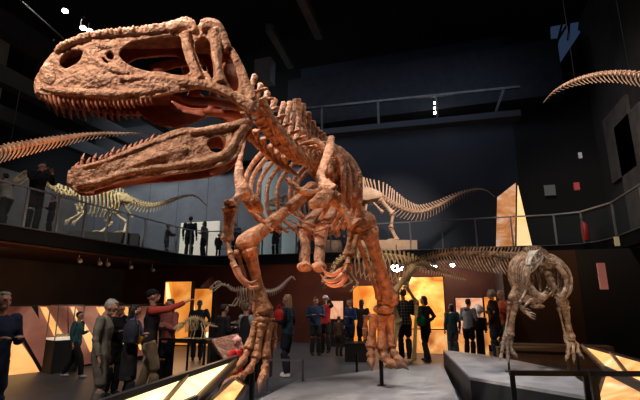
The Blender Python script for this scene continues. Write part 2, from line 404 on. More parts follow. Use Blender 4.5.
# ------------------------------------------------------------ light tables
mglow = graphic('backlit_yellow', [(1, .62, .22), (1, .78, .42), (1, .9, .66)], 1.2, 1.5)
mglow2 = graphic('backlit_orange', [(.80, .27, .05), (.95, .46, .16), (1, .66, .34)], 1.6, .95)
def light_table(name, lab, quad, th, splits, m, rim, lip=.05, foot=True):
    """quad: A,B far edge, C,D near edge (world points): sloping backlit top with dividers on a black carcass"""
    A, B, C_, D = quad
    t = thing(name, lab, 'light table', V(((A.x + C_.x) / 2, (A.y + C_.y) / 2, 0)))
    dn = V((0, 0, -th))
    q = [A, B, C_, D]
    MB().prism([p + dn for p in (D, C_, B, A)], V((0, 0, th - .012))).build('carcass', M['blackmetal'], t, smooth=False)
    for i in range(len(splits) - 1):
        s0, s1 = splits[i] + .008, splits[i + 1] - .008
        pp = [A.lerp(B, s0), A.lerp(B, s1), D.lerp(C_, s1), D.lerp(C_, s0)]
        MB().prism([p for p in reversed(pp)], V((0, 0, .006))).build('backlit_panel', m, t, smooth=False)
    for s in splits:
        MB().bar(A.lerp(B, s), D.lerp(C_, s), .035, .035).build('divider', M['goldmetal'], t, smooth=False)
    MB().bar(A, B, rim, rim).build('rim', M['blackmetal'] if rim < .06 else M['steel'], t, smooth=False)
    MB().bar(D, C_, .04, .05).build('rim', M['blackmetal'], t, smooth=False)
    if foot:
        c = (A + B + C_ + D) / 4
        f = [A.lerp(c, .25), B.lerp(c, .25), C_.lerp(c, .25), D.lerp(c, .25)]
        MB().prism([V((p.x, p.y, 0)) for p in (f[3], f[2], f[1], f[0])], V((0, 0, min(p.z for p in q) - th))).build('plinth', M['black'], t, smooth=False)
    return t
A = W(95, 403, 3.0); B = W(237, 357.5, 5.55); C_ = W(217, 384, 4.9); D = W(128, 418, 2.95)
A = onZ(90, 407, .92); B = onZ(237, 357.5, .92); C_ = onZ(196, 398, .74); D = onZ(70, 455, .74)
light_table('light_table', 'long glowing yellow reading table at lower left before the big foot', (A, B, C_, D), .10, [0, .52, 1], mglow, .05)
A = onZ(236, 386, .42); B = onZ(298, 346, .42); C_ = onZ(303, 350, .36); D = onZ(250, 392, .36)
A2 = onZ(203, 408, .66); B2 = onZ(234, 380, .66); C2 = onZ(246, 387, .58); D2 = onZ(226, 418, .58)
light_table('light_strip', 'low glowing strip in front of the long yellow reading table', (A2, B2, C2, D2), .08, [0, 1], mglow2, .03)
# right light tables
A = onZ(582, 345, .95); B = onZ(700, 378, .95); C_ = onZ(716, 420, .80); D = onZ(606, 368, .80)
light_table('light_table', 'upper glowing amber reading table at the right edge', (A, B, C_, D), .08, [0, .36, .75, 1], mglow2, .04, foot=False)
A = onZ(606, 372, .69); B = onZ(716, 426, .69); C_ = onZ(700, 472, .56); D = onZ(596, 403, .56)
light_table('light_table', 'lower glowing amber reading table at the right edge behind the black barrier', (A, B, C_, D), .08, [0, .5, 1], mglow2, .03)
# small tilted reading desks between left visitors
mimg = graphic('info_desk_print', [(.05, .015, .01), (.22, .08, .05), (.45, .22, .15), (.7, .5, .38)], 9, .4)
def desk(lab, quad, m, h):
    t = thing('reading_desk', lab, 'reading desk', V((quad[0].x, quad[0].y, 0)))
    MB().prism(list(reversed(quad)), V((0, 0, .03))).build('printed_panel', m, t, smooth=False)
    MB().prism([p - V((0, 0, .06)) for p in reversed(quad)], V((0, 0, .055))).build('frame', M['blackmetal'], t, smooth=False)
    c = sum(quad, V()) / 4; f = [p.lerp(c, .45) for p in quad]
    MB().prism([V((p.x, p.y, 0)) for p in reversed(f)], V((0, 0, h))).build('stand', M['black'], t, smooth=False)
    return t
q = [onZ(212, 341, .95), onZ(238, 335, .95), onZ(246, 353, .72), onZ(225, 361, .72)]
desk('tilted reading desk with pink pictures left of the big red foot', q, mimg, .6)
q = [onZ(205, 333.5, .85), onZ(219, 332, .85), onZ(222, 337, .78), onZ(206, 339, .78)]
desk('small pale glowing reading desk behind the small orange skeleton', q, graphic('pale_panel', [(.5, .33, .15), (.95, .8, .5)], 5, .9), .65)

# ------------------------------------------------------------ exhibit walls (backlit diagonal panels)
PA = V((-9.44, 7.69, 0)); PD = V((.64, 1.61, 0)).normalized(); PN = V((PD.y, -PD.x, 0))
def onP(px, py, off=0):
    d, f = ray(px, py); o = PA + PN * off
    return CAM + d * ((o - CAM).dot(PN) / d.dot(PN))
mpink = graphic('backlit_rose', [(.09, .025, .015), (.24, .085, .055), (.42, .19, .13)], .9, .6, dist=.8)
myel = graphic('backlit_amber', [(.85, .36, .09), (1, .52, .17), (1, .66, .30)], 1.2, .9, dist=.5)
mor = graphic('backlit_deep_orange', [(.55, .14, .015), (.90, .30, .045), (1, .50, .15)], .8, .9, dist=.8)
ex = thing('exhibit_wall', 'freestanding black exhibit wall with slanted glowing panels at far left', 'exhibit', PA)
back = [onP(-40, 372), onP(162, 358)]
zt = onP(40, 305).z
poly = [V((p.x, p.y, 0)) for p in back] + [V((back[1].x, back[1].y, zt)), V((back[0].x, back[0].y, zt))]
MB().prism(list(poly), PN * -.35).build('wall_body', M['black'], ex, smooth=False)
def pan(m, *pp, off=.02, nm='backlit_panel', th=.03):
    b = [onP(x, y, off) for x, y in pp]
    MB().prism(b, PN * th).build(nm, m, ex, smooth=False)
pan(mpink, (-30, 306.5), (31, 306.5), (69, 367), (42, 371.5), (-30, 378))
pan(myel, (-30, 330), (14, 333), (41, 372), (8, 375), (-30, 378), off=.05)
pan(M['black'], (13, 325), (17, 325), (44, 372), (40, 372.5), off=.08, nm='slat')
pan(mpink, (38, 306), (67, 306), (67, 339), (41, 340))
pan(myel, (40, 307), (46, 307), (63, 335), (54, 336), off=.05)
pan(mpink, (68, 306), (98, 306), (98, 362), (70, 367))
pan(myel, (70, 307), (75, 307), (97, 345), (90, 352), off=.05)
pan(myel, (69, 346), (76, 366), (69, 367), off=.05)
pan(mpink, (100, 306), (158, 306), (158, 353), (104, 361))
pan(myel, (96, 307), (103, 307), (124, 345), (116, 350), off=.05)
pan(myel, (122, 307), (127, 307), (146, 345), (140, 350), off=.05)
# display case in front of it
dc = thing('display_case', 'glass display case on a black pedestal with small white-lit finds', 'display case', onP(54, 370, .6))
a = onP(41.5, 371, .15); b = onP(68, 366, .15); a.z = b.z = 0; zb = onP(54, 339.5, .3).z; ztc = onP(54, 306, .3).z
MB().prism([a, b, b + PN * .5, a + PN * .5], V((0, 0, zb))).build('pedestal', M['black'], dc, smooth=False)
MB().prism([p + V((0, 0, zb)) for p in (a, b, b + PN * .5, a + PN * .5)], V((0, 0, .04))).build('lit_shelf', mat('lit_shelf', (.8, .75, .65), emit=(1, .85, .65), estr=.5), dc, smooth=False)
for p in (a, b, b + PN * .5, a + PN * .5):
    MB().bar(p + V((0, 0, zb)), p + V((0, 0, ztc)), .02, .02, V((0, 1, 0))).build('case_edge', M['steel'], dc, smooth=False)
MB().prism([p + V((0, 0, zb + .04)) for p in (a, b, b + PN * .5, a + PN * .5)], V((0, 0, ztc - zb - .05))).build('glass_cover', M['glass'], dc, smooth=False)
MB().prism([p + V((0, 0, ztc)) for p in (a, b, b + PN * .5, a + PN * .5)], V((0, 0, .03))).build('lid', M['steel'], dc, smooth=False)
for k in range(4):
    c = a.lerp(b, .25 + k * .17) + PN * .25 + V((0, 0, zb + .095))
    o = MB().blob(c, (.05 + .02 * (k % 2), .04, .035), 8).build('fossil_fragment', M['bone_pale'], jit=.012, jscale=20)
    tag(o, 'small pale fossil piece on the lit shelf, %s in the glass case' % ['leftmost', 'second from left', 'second from right', 'rightmost'][k], 'fossil', 'fossils in the glass case')

def stand_panel(name, lab, px0, py0, px1, py1, Y, m, extra=(), frame_=.04, zmin=0.0, cat='lit panel'):
    """free-standing backlit board facing the hall (plane Y)"""
    a = onY(px0, py0, Y); b = onY(px1, py1, Y)
    x0, x1, z1, z0 = a.x, b.x, a.z, max(zmin, b.z)
    t = thing(name, lab, cat, ((x0 + x1) / 2, Y, 0))
    MB().box((x0 - frame_, Y + .02, 0), (x1 + frame_, Y + .22, z1 + frame_)).build('casing', M['black'], t, smooth=False)
    MB().box((x0, Y - .01, z0), (x1, Y + .03, z1)).build('backlit_panel', m, t, smooth=False)
    for (pts, mm) in extra:
        MB().prism([onY(x, y, Y - .02) for x, y in pts], V((0, .015, 0))).build('bright_stripe', mm, t, smooth=False)
    return t
mylw = graphic('backlit_lemon', [(1, .60, .20), (1, .72, .34), (1, .82, .5)], .8, 1.05)
stand_panel('standing_panel', 'tall orange glowing panel behind the raised pointing arm', 166, 282, 187, 345, 13.9, mor, [([(166, 283), (168.5, 283), (174, 318), (166, 345)], mylw)])
stand_panel('standing_panel', 'orange glowing panel behind the man in grey, right of a pair', 190, 289, 209, 346, 14.25, mor, [([(190, 290), (192, 290), (197, 325), (190, 345)], mylw)])
def stand2(*a, **k): return stand_panel('standing_panel', *a, **k)
mdun = graphic('backlit_dune', [(.28, .07, .012), (.80, .27, .04), (1, .42, .09), (1, .60, .22)], .9, .95, vec=(1, 1, 2.2), dist=1.0, pos=[.3, .45, .58, .7])
t = stand2('largest glowing orange panel with a desert picture at centre right', 399, 277.5, 446, 329, 14.7, mdun)
xa = onY(392, 330, 14.4).x; xb = onY(446.5, 330, 14.4).x; z0 = onY(420, 349, 14.4).z; z1 = onY(420, 330, 14.4).z
o = MB().box((xa, 14.3, 0), (xb, 14.5, z1)).build('glowing_bench', graphic('backlit_sand', [(.40, .11, .02), (.85, .36, .10), (1, .6, .28)], 1.5, .75), smooth=False)
tag(o, 'low glowing orange block in front of the largest orange panel', 'exhibit')
mskin = graphic('backlit_peach', [(.55, .2, .09), (.85, .42, .25), (.95, .6, .42)], 1.5, .75, dist=2)
stand2('glowing peach panel behind a small round exhibit, right of the grey hoodie', 455.5, 298, 485, 333, 14.7, mskin)
xa = onY(456, 330, 14.4).x; xb = onY(487, 330, 14.4).x
o = MB().box((xa, 14.3, 0), (xb, 14.5, onY(470, 333, 14.4).z)).build('glowing_bench', graphic('backlit_sand2', [(.5, .15, .04), (.95, .4, .12), (1, .65, .3)], 1.5, .75), smooth=False)
tag(o, 'low glowing orange block under the small round exhibit', 'exhibit')
stand2('small glowing screen with pale edge behind the visitor in a white cap', 329, 301, 343, 319, 15.2, mskin)
stand2('glowing orange panel just left of the big right foot', 353, 286, 378, 346, 15.2, mor)
stand2('glowing orange panel seen behind the visitor in the orange top', 484, 297, 500, 345, 15.4, mor)
# round exhibit on dark table
t = thing('round_exhibit', 'pale round fossil cast standing on the dark exhibit table', 'fossil', onY(479, 318, 14.0))
c = onY(479, 312.5, 13.9); c.z = onY(471, 317.5, 13.9).z + .24
MB().blob(c, (.13, .12, .14), 12).tube([c - V((0, 0, .22)), c - V((0, 0, .08))], [.03, .05], 8).build('cast', M['white'], t)
a = onY(471, 317.5, 13.9); b = onY(486, 318, 13.9)
o = MB().box((a.x, 13.6, a.z - .35), (b.x, 14.25, a.z)).box((a.x + .1, 13.75, 0), (b.x - .1, 14.15, a.z - .35)).build('exhibit_table', M['black'], smooth=False)
tag(o, 'dark exhibit table under the pale round cast', 'table')

# ------------------------------------------------------------ things on the gallery
t = thing('lit_pyramid', 'tall pointed lit display shaped like a tent on the back gallery', 'display', onY(515, 245, 16.6))
Yp = 16.6
top = onY(516, 182.5, Yp); l0 = onY(496, 246, Yp); l1 = onY(497.5, 197, Yp); m0 = onY(515, 246, Yp); r0 = onY(532.5, 246, Yp + .5)
for p in (l0, m0, r0): p.z = DECK + .01
mdes = graphic('backlit_brown', [(.40, .13, .03), (.62, .25, .09), (.75, .55, .45)], 1.1, .8, vec=(1, 1, 1.5), dist=2)
MB().prism([l0, m0, top, l1], V((0, .12, 0))).build('picture_face', mdes, t, smooth=False)
MB().prism([m0 + V((.05, 0, 0)), r0, top + V((.06, 0.02, -.1))], V((0, .12, 0))).build('glowing_face', mylw, t, smooth=False)
MB().bar(m0 + V((.02, -.01, 0)), top + V((.02, -.01, 0)), .05, .05, V((0, 1, 0))).build('corner_post', M['black'], t, smooth=False)
mwp = mat('white_lit_board', (.8, .76, .66), .6, emit=(1, .86, .68), estr=.38)
a = onY(181, 223, 18); b = onY(217, 255, 18)
t = thing('lit_board', 'cream lit board behind the visitors on the back gallery', 'board', ((a.x + b.x) / 2, 18, DECK))
MB().box((a.x, 18, DECK + .15), (b.x, 18.12, a.z)).build('board_face', mwp, t, smooth=False)
MB().box((a.x + .2, 18.02, DECK), (a.x + .3, 18.1, DECK + .2)).build('leg', M['black'], t, smooth=False)
MB().box((b.x - .3, 18.02, DECK), (b.x - .2, 18.1, DECK + .2)).build('leg', M['black'], t, smooth=False)
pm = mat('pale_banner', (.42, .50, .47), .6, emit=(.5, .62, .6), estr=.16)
for x0, x1, yt_, Y, lab in ((261, 276, 163, 17.6, 'tall pale green banner column seen through the ribs'), (281, 298, 203, 17.4, 'shorter pale grey banner column behind the pelvis')):
    a = onY(x0, yt_, Y); b = onY(x1, yt_, Y); t = thing('banner_column', lab, 'column', ((a.x + b.x) / 2, Y, DECK))
    pts = []
    for k in range(13):
        an = PI * k / 12; pts.append(V(((a.x + b.x) / 2 - math.cos(an) * (b.x - a.x) / 2, Y - math.sin(an) * .25 + .2, DECK + .02)))
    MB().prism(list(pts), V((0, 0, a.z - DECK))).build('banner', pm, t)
# wall fittings at the right
o = MB().box((XW - .25, 15.9, onX(583, 158, XW - .2).z), (XW - .12, 16.0, onX(583, 158, XW - .2).z + .18))
p = onY(580, 155, 16.2)
def fit(nm, lab, cat, px, py, Y, w, h, m):
    p = onY(px, py, Y); t = thing(nm, lab, cat, p)
    MB().box((p.x - w / 2, Y, p.z - h / 2), (p.x + w / 2, Y + .08, p.z + h / 2)).build('plate', m, t, smooth=False)
    MB().box((p.x - .03, Y + .06, p.z - .03), (p.x + .03, Y + .3, p.z + .03)).build('bracket', M['black'], t, smooth=False); return t
mred = mat('red_sign', (.35, .05, .05), .5, emit=(.5, .06, .06), estr=.25); mgr = mat('sign_grey', (.35, .35, .35), .5, emit=(.3, .3, .3), estr=.25)
fit('wall_sign', 'tiny pale sign high on the dark right wall', 'sign', 580.5, 155, 15.6, .1, .2, mgr)
fit('wall_sign', 'pale double sign on the black column left of the right wall', 'sign', 550, 190, 19.7, .42, .45, mat('sign_dim', (.12, .12, .12), .5, emit=(.10, .10, .11), estr=.3))
fit('wall_sign', 'dim red sign on the right wall above the railing', 'sign', 577, 186, 15.6, .16, .25, mred)
fit('wall_sign', 'pinkish vertical sign under the right gallery', 'sign', 603, 276, 10.5, .14, .55, mat('pink_sign', (.5, .2, .16), .6, emit=(.5, .16, .12), estr=.35))
fit('wall_lamp', 'small dull yellow lamp at the right gallery edge', 'lamp', 617.5, 241, 11.0, .08, .2, mat('dull_yellow', (.5, .4, .2), .6, emit=(.5, .38, .2), estr=.4))
p = onY(584.5, 228, 15.0)
t = thing('fire_extinguisher', 'red fire extinguisher on the right gallery behind the railing', 'fire extinguisher', V((p.x, p.y, DECK)))
MB().tube([V((p.x, p.y, DECK)), V((p.x, p.y, DECK + .05)), V((p.x, p.y, DECK + .5)), V((p.x, p.y, DECK + .58))], [.09, .1, .1, .04], 14).build('cylinder', mat('red_paint', (.3, .02, .02), .4), t)
MB().tube([V((p.x, p.y, DECK + .57)), V((p.x, p.y, DECK + .68))], [.03, .03], 8).bar(V((p.x - .1, p.y, DECK + .67)), V((p.x + .08, p.y, DECK + .69)), .02, .03).build('handle', M['black'], t)

# ------------------------------------------------------------ barriers and benches
def barrier(lab, pa, pb, m='blackmetal', z0=0.0, w=.04, grp=None, mid=False):
    """low frame barrier: two posts and a top rail. pa,pb top corners in the room"""
    c = (pa + pb) / 2
    t = thing('floor_barrier', lab, 'barrier', V((c.x, c.y, z0)), grp)
    d = (pb - pa).normalized() * w / 2
    MB().bar(pa - d, pb + d, w, w).build('top_rail', M[m], t, smooth=False)
    for p in (pa, pb):
        MB().bar(V((p.x, p.y, z0)), V((p.x, p.y, p.z - w / 2)), w, w, V((0, 1, 0))).build('post', M[m], t, smooth=False)
        MB().box((p.x - .06, p.y - .06, z0), (p.x + .06, p.y + .06, z0 + .015)).build('foot_plate', M[m], t, smooth=False)
    return t
barrier('black floor barrier in front of the right platform', W(512, 373, 4.9), W(585, 373.5, 4.9), w=.05)
barrier('black floor barrier at the right edge before the amber table', W(594, 373.5, 4.75), W(668, 374, 4.05), w=.05)
barrier('tan lit floor barrier behind the right platform', onZ(497, 347, .62), onZ(566, 347, .62), 'goldmetal')
barrier('grey floor barrier right of the raised red foot', onZ(268, 360, .55), onZ(303, 360, .55), 'steel', w=.035)
barrier('dark barrier frame left of the pink reading desk', onZ(160, 339, .9), onZ(205, 340, .9), w=.035)
t = thing('bench', 'black box bench just left of the right red foot', 'bench', onZ(358, 362, 0))
a = onZ(345, 362, 0); b = onZ(373, 362, 0); zt = W(358, 343.5, a.dot(FH)).z
MB().prism([a, b, b + V((-.15, .7, 0)), a + V((-.15, .7, 0))], V((0, 0, zt - .05))).build('box', M['black'], t, smooth=False)
MB().prism([p + V((0, 0, zt - .05)) for p in (a, b, b + V((-.15, .7, 0)), a + V((-.15, .7, 0)))], V((0, 0, .05))).build('seat', M['blackmetal'], t, smooth=False)
p = onZ(357, 373, 0)
t = thing('barrier_post', 'short black post on the floor before the bench', 'post', p)
MB().bar(p, p + V((0, 0, .42)), .05, .05, V((0, 1, 0))).build('shaft', M['blackmetal'], t, smooth=False)
MB().box((p.x - .09, p.y - .09, 0), (p.x + .09, p.y + .09, .015)).build('foot_plate', M['blackmetal'], t, smooth=False)
# dark shelf / counter line behind the right skeleton
o = MB().box((1.2, 12.4, .35), (3.6, 12.9, .5)).box((1.3, 12.5, 0), (3.5, 12.8, .35)).build('low_counter', mat('counter_wood', (.16, .10, .07), .6, var=.2), smooth=False)
tag(o, 'long low brown counter behind the dark skeleton', 'counter')
# ============================================================ SKELETONS
def vert_mb(p, t, L, r, sh, tp, lean=.25, chev=0, up=V((0, 0, 1)), seg=8, clean=0.0, thick=.3, chl=.4):
    """one vertebra: spool centrum, arch, blade spine, transverse processes, chevron below"""
    t, sd, u = frame(t, up); b = MB()
    b.tube([p - t * L * .46, p - t * L * .40, p, p + t * L * .40, p + t * L * .46], [r * .9, r, r * .68, r, r * .9], seg)
    if sh > 0:
        q = p + u * r * .7
        b.tube([q, q + u * sh * .5 - t * sh * lean * .5, q + u * sh - t * sh * lean], [(r * thick * .8, L * .34), (r * thick * .5, L * .24), (r * thick * .8, L * .30)], 6, 1, up=t)
        if tp > 0: b.tube([p + u * r * .9 + t * L * .5, p + u * r * 1.0 - t * L * .5], [r * .35, r * .3], 6)
    if tp > 0:
        for s in (-1, 1):
            b.tube([p + u * r * .7 + sd * s * r * .3, p + u * r * .9 + sd * s * tp * .6, p + u * r * .85 + sd * s * tp - t * L * .15], [(L * .22, r * .28), (L * .17, r * .2), (L * .2, r * .22)], 6)
    if chev > 0:
        for s in (-1, 1):
            b.tube([p - u * r * .8 - t * L * .4 + sd * s * r * .4, p - u * (r * .8 + chev * .5) - t * (L * .4 + chev * chl * .4), p - u * (r * .8 + chev) - t * (L * .4 + chev * chl)], [r * .2, r * .2, r * .16], 5)
    return b
def path(pts, n):
    """n stations evenly along a catmull-rom path; returns [(point, tangent, fraction, gap)]"""
    P, _ = crom([V(p) for p in pts], [0] * len(pts), 24)
    d = [0]
    for a, b in zip(P[:-1], P[1:]): d.append(d[-1] + (b - a).length)
    out = []
    for k in range(n):
        s = d[-1] * (k + .5) / n; i = 0
        while i < len(d) - 2 and d[i + 1] < s: i += 1
        f = (s - d[i]) / max(1e-6, d[i + 1] - d[i]); out.append((P[i].lerp(P[i + 1], f), (P[i + 1] - P[i]).normalized(), (k + .5) / n, d[-1] / n))
    return out
def lerpf(tab, f):
    for (a, x), (b, y) in zip(tab[:-1], tab[1:]):
        if f <= b: return x + (y - x) * (f - a) / max(1e-6, b - a)
    return tab[-1][1]
def column(root, st, m, rt_, sh, tp, ch, lean=.25, chl=.4, thick=.3, seg=8, nm='vertebra', fill=.92, voxel=0):
    for (p, t, f, g) in st:
        b = vert_mb(p, t, g * fill, lerpf(rt_, f), lerpf(sh, f), lerpf(tp, f), lean, lerpf(ch, f), thick=thick, chl=chl, seg=seg)
        b.build(nm, m, root, voxel=voxel, sm=2 if voxel else 0, jit=.006 if voxel else 0, jscale=12)
def rib_curve(p, A, L, w, h, sweep=.12, u=V((0, 0, 1)), e=.42):
    return [p + L * .06 * w, p + L * w * .55 + u * h * .03, p + L * w * .92 - u * h * .22, p + L * w - u * h * .5 - A * sweep * h * .3, p + L * w * (.6 + e * .5) - u * h * .80 - A * sweep * h * .2, p + L * w * e - u * h + A * sweep * h * .3]
def leg(root, hip, knee, ankle, foot, toes, r, m, mclaw=None, deep=None, hall=None, bend=None, vox=0):
    """toes: list of polylines of points from the metatarsal end to the claw tip"""
    sd = (knee - hip).cross(V((0, 0, 1))).normalized()
    bd = bend or V((0, 0, 0)); kk = dict(voxel=vox, sm=2, jit=.006 if vox else 0, jscale=9)
    MB().bone(hip, knee, r, 1.5, bend=bd).blob(hip, r * 1.5).blob(knee, (r * 1.6, r * 1.3, r * 1.4)).build('femur', m, root, **kk)
    t, s, u = frame(ankle - knee, V((0, 1, 0)))
    s = RT * (1 if s.dot(RT) > 0 else -1)
    MB().bone(knee - V((0, 0, r * .6)) + s * r * .4, ankle + s * r * .35, r * .85, 1.6).build('tibia', m, root, **kk)
    MB().bone(knee - V((0, 0, r * .9)) - s * r * 1.3, ankle - s * r * .8, r * .32, 2.0, seg=7).build('fibula', m, root, **kk)
    MB().blob(ankle + s * r * .5, (r * 1.1, r * 1.1, r * .8)).blob(ankle - s * r * .5, (r * .9, r, r * .7)).blob(ankle.lerp(sum(foot, V()) / len(foot), .6), (r * 1.45, r * 1.1, r * .75)).build('ankle_bone', m, root, **kk)
    for i, (a, pl_) in enumerate(zip(foot, toes)):
        MB().bone(a, pl_[0], r * .60, 1.45, seg=8).build('metatarsal', m, root, **kk)
        n = len(pl_)
        tb = MB()
        for a1, b1 in zip(pl_[:-2], pl_[1:-1]): tb.bone(a1, b1, r * .46, 1.45, seg=8).blob(a1, r * .62, 8)
        tb.blob(pl_[-2], r * .5, 8)
        to = tb.build('toe', m, root, **kk)
        c0, c1 = pl_[-2], pl_[-1]; mid = c0.lerp(c1, .5) + V((0, 0, r * .25))
        MB().tube([c0, mid, c1], [r * .50, r * .38, r * .05], 8, 4).build('claw', mclaw or m, to, voxel=0)
    if hall: MB().bone(hall[0], hall[1], r * .3, 1.5, seg=7).tube([hall[1], hall[1] + V((0, -.02, -r)), hall[2]], [r * .35, r * .28, .005], 7, 3).build('dewclaw', m, root)

# ------------------------------------------------------------ A. the huge red theropod
dino = thing('theropod_skeleton', 'huge red-brown theropod skeleton striding forward with gaping toothed jaws', 'dinosaur skeleton', V((-1.9, 6.6, .2)))
mb_, ms_ = M['bone'], M['bone_skull']
S0 = W(40, 90, 3.62); S1 = W(250, 100, 4.22)
SD = V((S1.x - S0.x, S1.y - S0.y, 0)).normalized(); SN = V((-SD.y, SD.x, 0))
if SN.dot(FH) < 0: SN = -SN
UN = .0092
def skp(a, b, c):
    cn = (60 - swid(a)) / 2 * UN
    d, f = ray(a, b); q = CAM + d * (((S0 - CAM).dot(SN) + cn) / d.dot(SN)); return q + SN * (c * UN - cn)
def swid(a): return lerpf([(30, 12), (45, 22), (60, 29), (90, 36), (140, 43), (180, 52), (215, 60), (260, 60), (300, 60)], a)
def jwid(a): return swid(a) * .68
def poly_mb(outer, holes, ext, z=0):
    """filled outline with holes, extruded: made as a 2D curve, returned as MB in (a/10,-b/10,c/10)"""
    cu = bpy.data.curves.new('c', 'CURVE'); cu.dimensions = '2D'; cu.fill_mode = 'BOTH'; cu.extrude = ext / 10
    for pl_ in [outer] + holes:
        n = len(pl_); sm = []
        for i in range(n):
            a, b, c, d = [V((*pl_[(i + k) % n], 0)) for k in (-1, 0, 1, 2)]
            for t in (0, .33, .66):
                sm.append(.5 * ((2 * b) + (c - a) * t + (2 * a - 5 * b + 4 * c - d) * t * t + (3 * b - a - 3 * c + d) * t ** 3))
        sp = cu.splines.new('POLY'); sp.points.add(len(sm) - 1); sp.use_cyclic_u = True
        for i, q in enumerate(sm): sp.points[i].co = (q.x / 10, -q.y / 10, 0, 1)
    o = bpy.data.objects.new('c', cu); COL.objects.link(o)
    dg = bpy.context.evaluated_depsgraph_get(); dg.update()
    me = bpy.data.meshes.new_from_object(o.evaluated_get(dg))
    bm = bmesh.new(); bm.from_mesh(me); bmesh.ops.remove_doubles(bm, verts=bm.verts, dist=1e-4)
    bm.verts.index_update()
    b = MB(); b.add([v.co + V((0, 0, z / 10)) for v in bm.verts], [tuple(v.index for v in f.verts) for f in bm.faces])
    bm.free(); COL.objects.unlink(o); bpy.data.objects.remove(o); return b
def L2(a, b, c=0): return V((a / 10, -b / 10, c / 10))
up_outer = [(38, 94), (36, 84), (39, 73), (46, 62), (54, 52), (63, 45), (75, 40), (92, 34), (108, 31), (125, 30), (145, 28), (165, 25), (180, 21), (190, 22), (197, 27), (206, 22), (215, 23), (222, 32), (227, 44), (234, 54), (240, 63), (246, 77), (251, 92), (257, 103), (257, 112), (247, 113), (236, 104), (226, 97), (214, 92), (200, 89), (185, 91), (165, 95), (150, 98), (130, 100), (110, 100), (90, 98), (70, 97), (52, 96)]
h_nar = [(60, 64), (63, 56), (70, 51), (79, 50), (83, 53), (80, 60), (74, 66), (66, 69)]
h_max = [(106, 54), (110, 51), (114, 55), (113, 60), (108, 59)]
h_slit = [(101, 57), (104, 58), (109, 63), (106, 64)]
h_aof = [(119, 54), (123, 47), (133, 41), (148, 38), (166, 35), (180, 36), (182, 46), (186, 60), (190, 72), (182, 76), (165, 73), (145, 71), (130, 66), (122, 60)]
h_orb = [(196, 42), (203, 37), (210, 42), (211, 54), (213, 66), (213, 79), (207, 78), (203, 70), (198, 58), (195, 50)]
h_ltf = [(225, 50), (231, 57), (236, 70), (239, 85), (235, 92), (228, 84), (222, 66)]
def side_skull():
    b = poly_mb(up_outer, [h_nar, h_max, h_slit, h_aof, h_orb, h_ltf], 2.2)
    # raised bones on the outer face (c negative = outwards)
    T = lambda pts, r, c=-2: b.tube([L2(x, y, c) for x, y in pts], [q / 10 for q in r], 8, 4)
    T([(55, 52), (66, 45), (80, 39), (100, 34), (125, 32), (150, 30), (170, 27)], [3, 3.4, 3.8, 4, 4, 4.2, 4.5])
    T([(168, 28), (180, 24), (190, 25), (195, 31)], [5, 6, 6, 4], -3)
    T([(200, 29), (208, 25), (216, 28), (222, 38), (228, 50)], [5, 6.5, 7, 6, 4], -3)
    T([(185, 32), (189, 48), (193, 64), (199, 80)], [5, 3.5, 3.8, 5], -3)
    T([(215, 32), (216, 48), (217, 64), (220, 84)], [7.5, 5.5, 4.0, 5], -4)
    T([(231, 50), (240, 66), (246, 82), (252, 100)], [3, 3, 3.5, 4.5], -2)
    T([(120, 80), (145, 79), (170, 82), (195, 84), (215, 88), (235, 98), (252, 108)], [3, 3.5, 4, 5, 5, 5, 6], -2)
    T([(42, 88), (60, 92), (85, 94), (110, 95), (140, 93), (170, 88)], [3, 4, 4, 4, 3.6, 3], -1.5)
    T([(58, 68), (65, 78), (66, 90)], [2.2, 2, 2], -1.5)
    T([(86, 50), (95, 62), (112, 70), (128, 74)], [3, 4, 4, 3], -1.2)
    T([(92, 42), (104, 46), (116, 46)], [3, 4, 2.5], -1)
    b.blob(L2(48, 76, -1.5), (.9, 1.3, .35)); b.blob(L2(92, 78, -1.2), (2.4, 1.2, .4)); b.blob(L2(158, 86, -1), (3, .7, .4))
    b.tube([L2(205, 72, -2), L2(209, 80, -2), L2(206, 88, -2)], [.15, .3, .4], 6, 3)
    # beads of the rugose nasal ridge
    rp, _ = crom([V((58, 50, 0)), V((72, 42, 0)), V((92, 35, 0)), V((120, 31, 0)), V((150, 28, 0)), V((172, 24, 0)), V((185, 20, 0)), V((194, 24, 0))], [0] * 8, 7)
    for i, q in enumerate(rp): b.blob(L2(q.x, q.y - .3, -2.8 + .9 * math.sin(i * 2.3)), (.24, .44, .46), 6)
    for i in range(9):
        an = i / 8; b.blob(L2(202 + 22 * an, 24 - 4 * math.sin(an * PI) + 13 * an * an, -5), (.30, .30, .4), 6)
    return b
def map_near(c):
    a, b, cc = c.x * 10, -c.y * 10, c.z * 10
    w = swid(a); lean = max(0, 62 - b) * .12 if a < 200 else max(0, 50 - b) * .08
    n = noise.noise(V((a * .09, b * .09, 3))) * 1.2 + noise.noise(V((a * .3, b * .3, 7))) * .5
    return skp(a, b, (60 - w) / 2 + cc + lean - (n if cc < 0 else 0))
def map_far(c):
    a, b, cc = c.x * 10, -c.y * 10, c.z * 10
    w = swid(a); lean = max(0, 62 - b) * .12 if a < 200 else max(0, 50 - b) * .08
    return skpm(a, b, 60 - ((60 - w) / 2 + cc + lean))
skpm = skp
sk = side_skull().build('skull', ms_, dino, voxel=.085, sm=2, mapf=map_near)
sf = side_skull().build('skull_far_side', M['bone_deep'], sk, voxel=.11, sm=2, mapf=map_far)
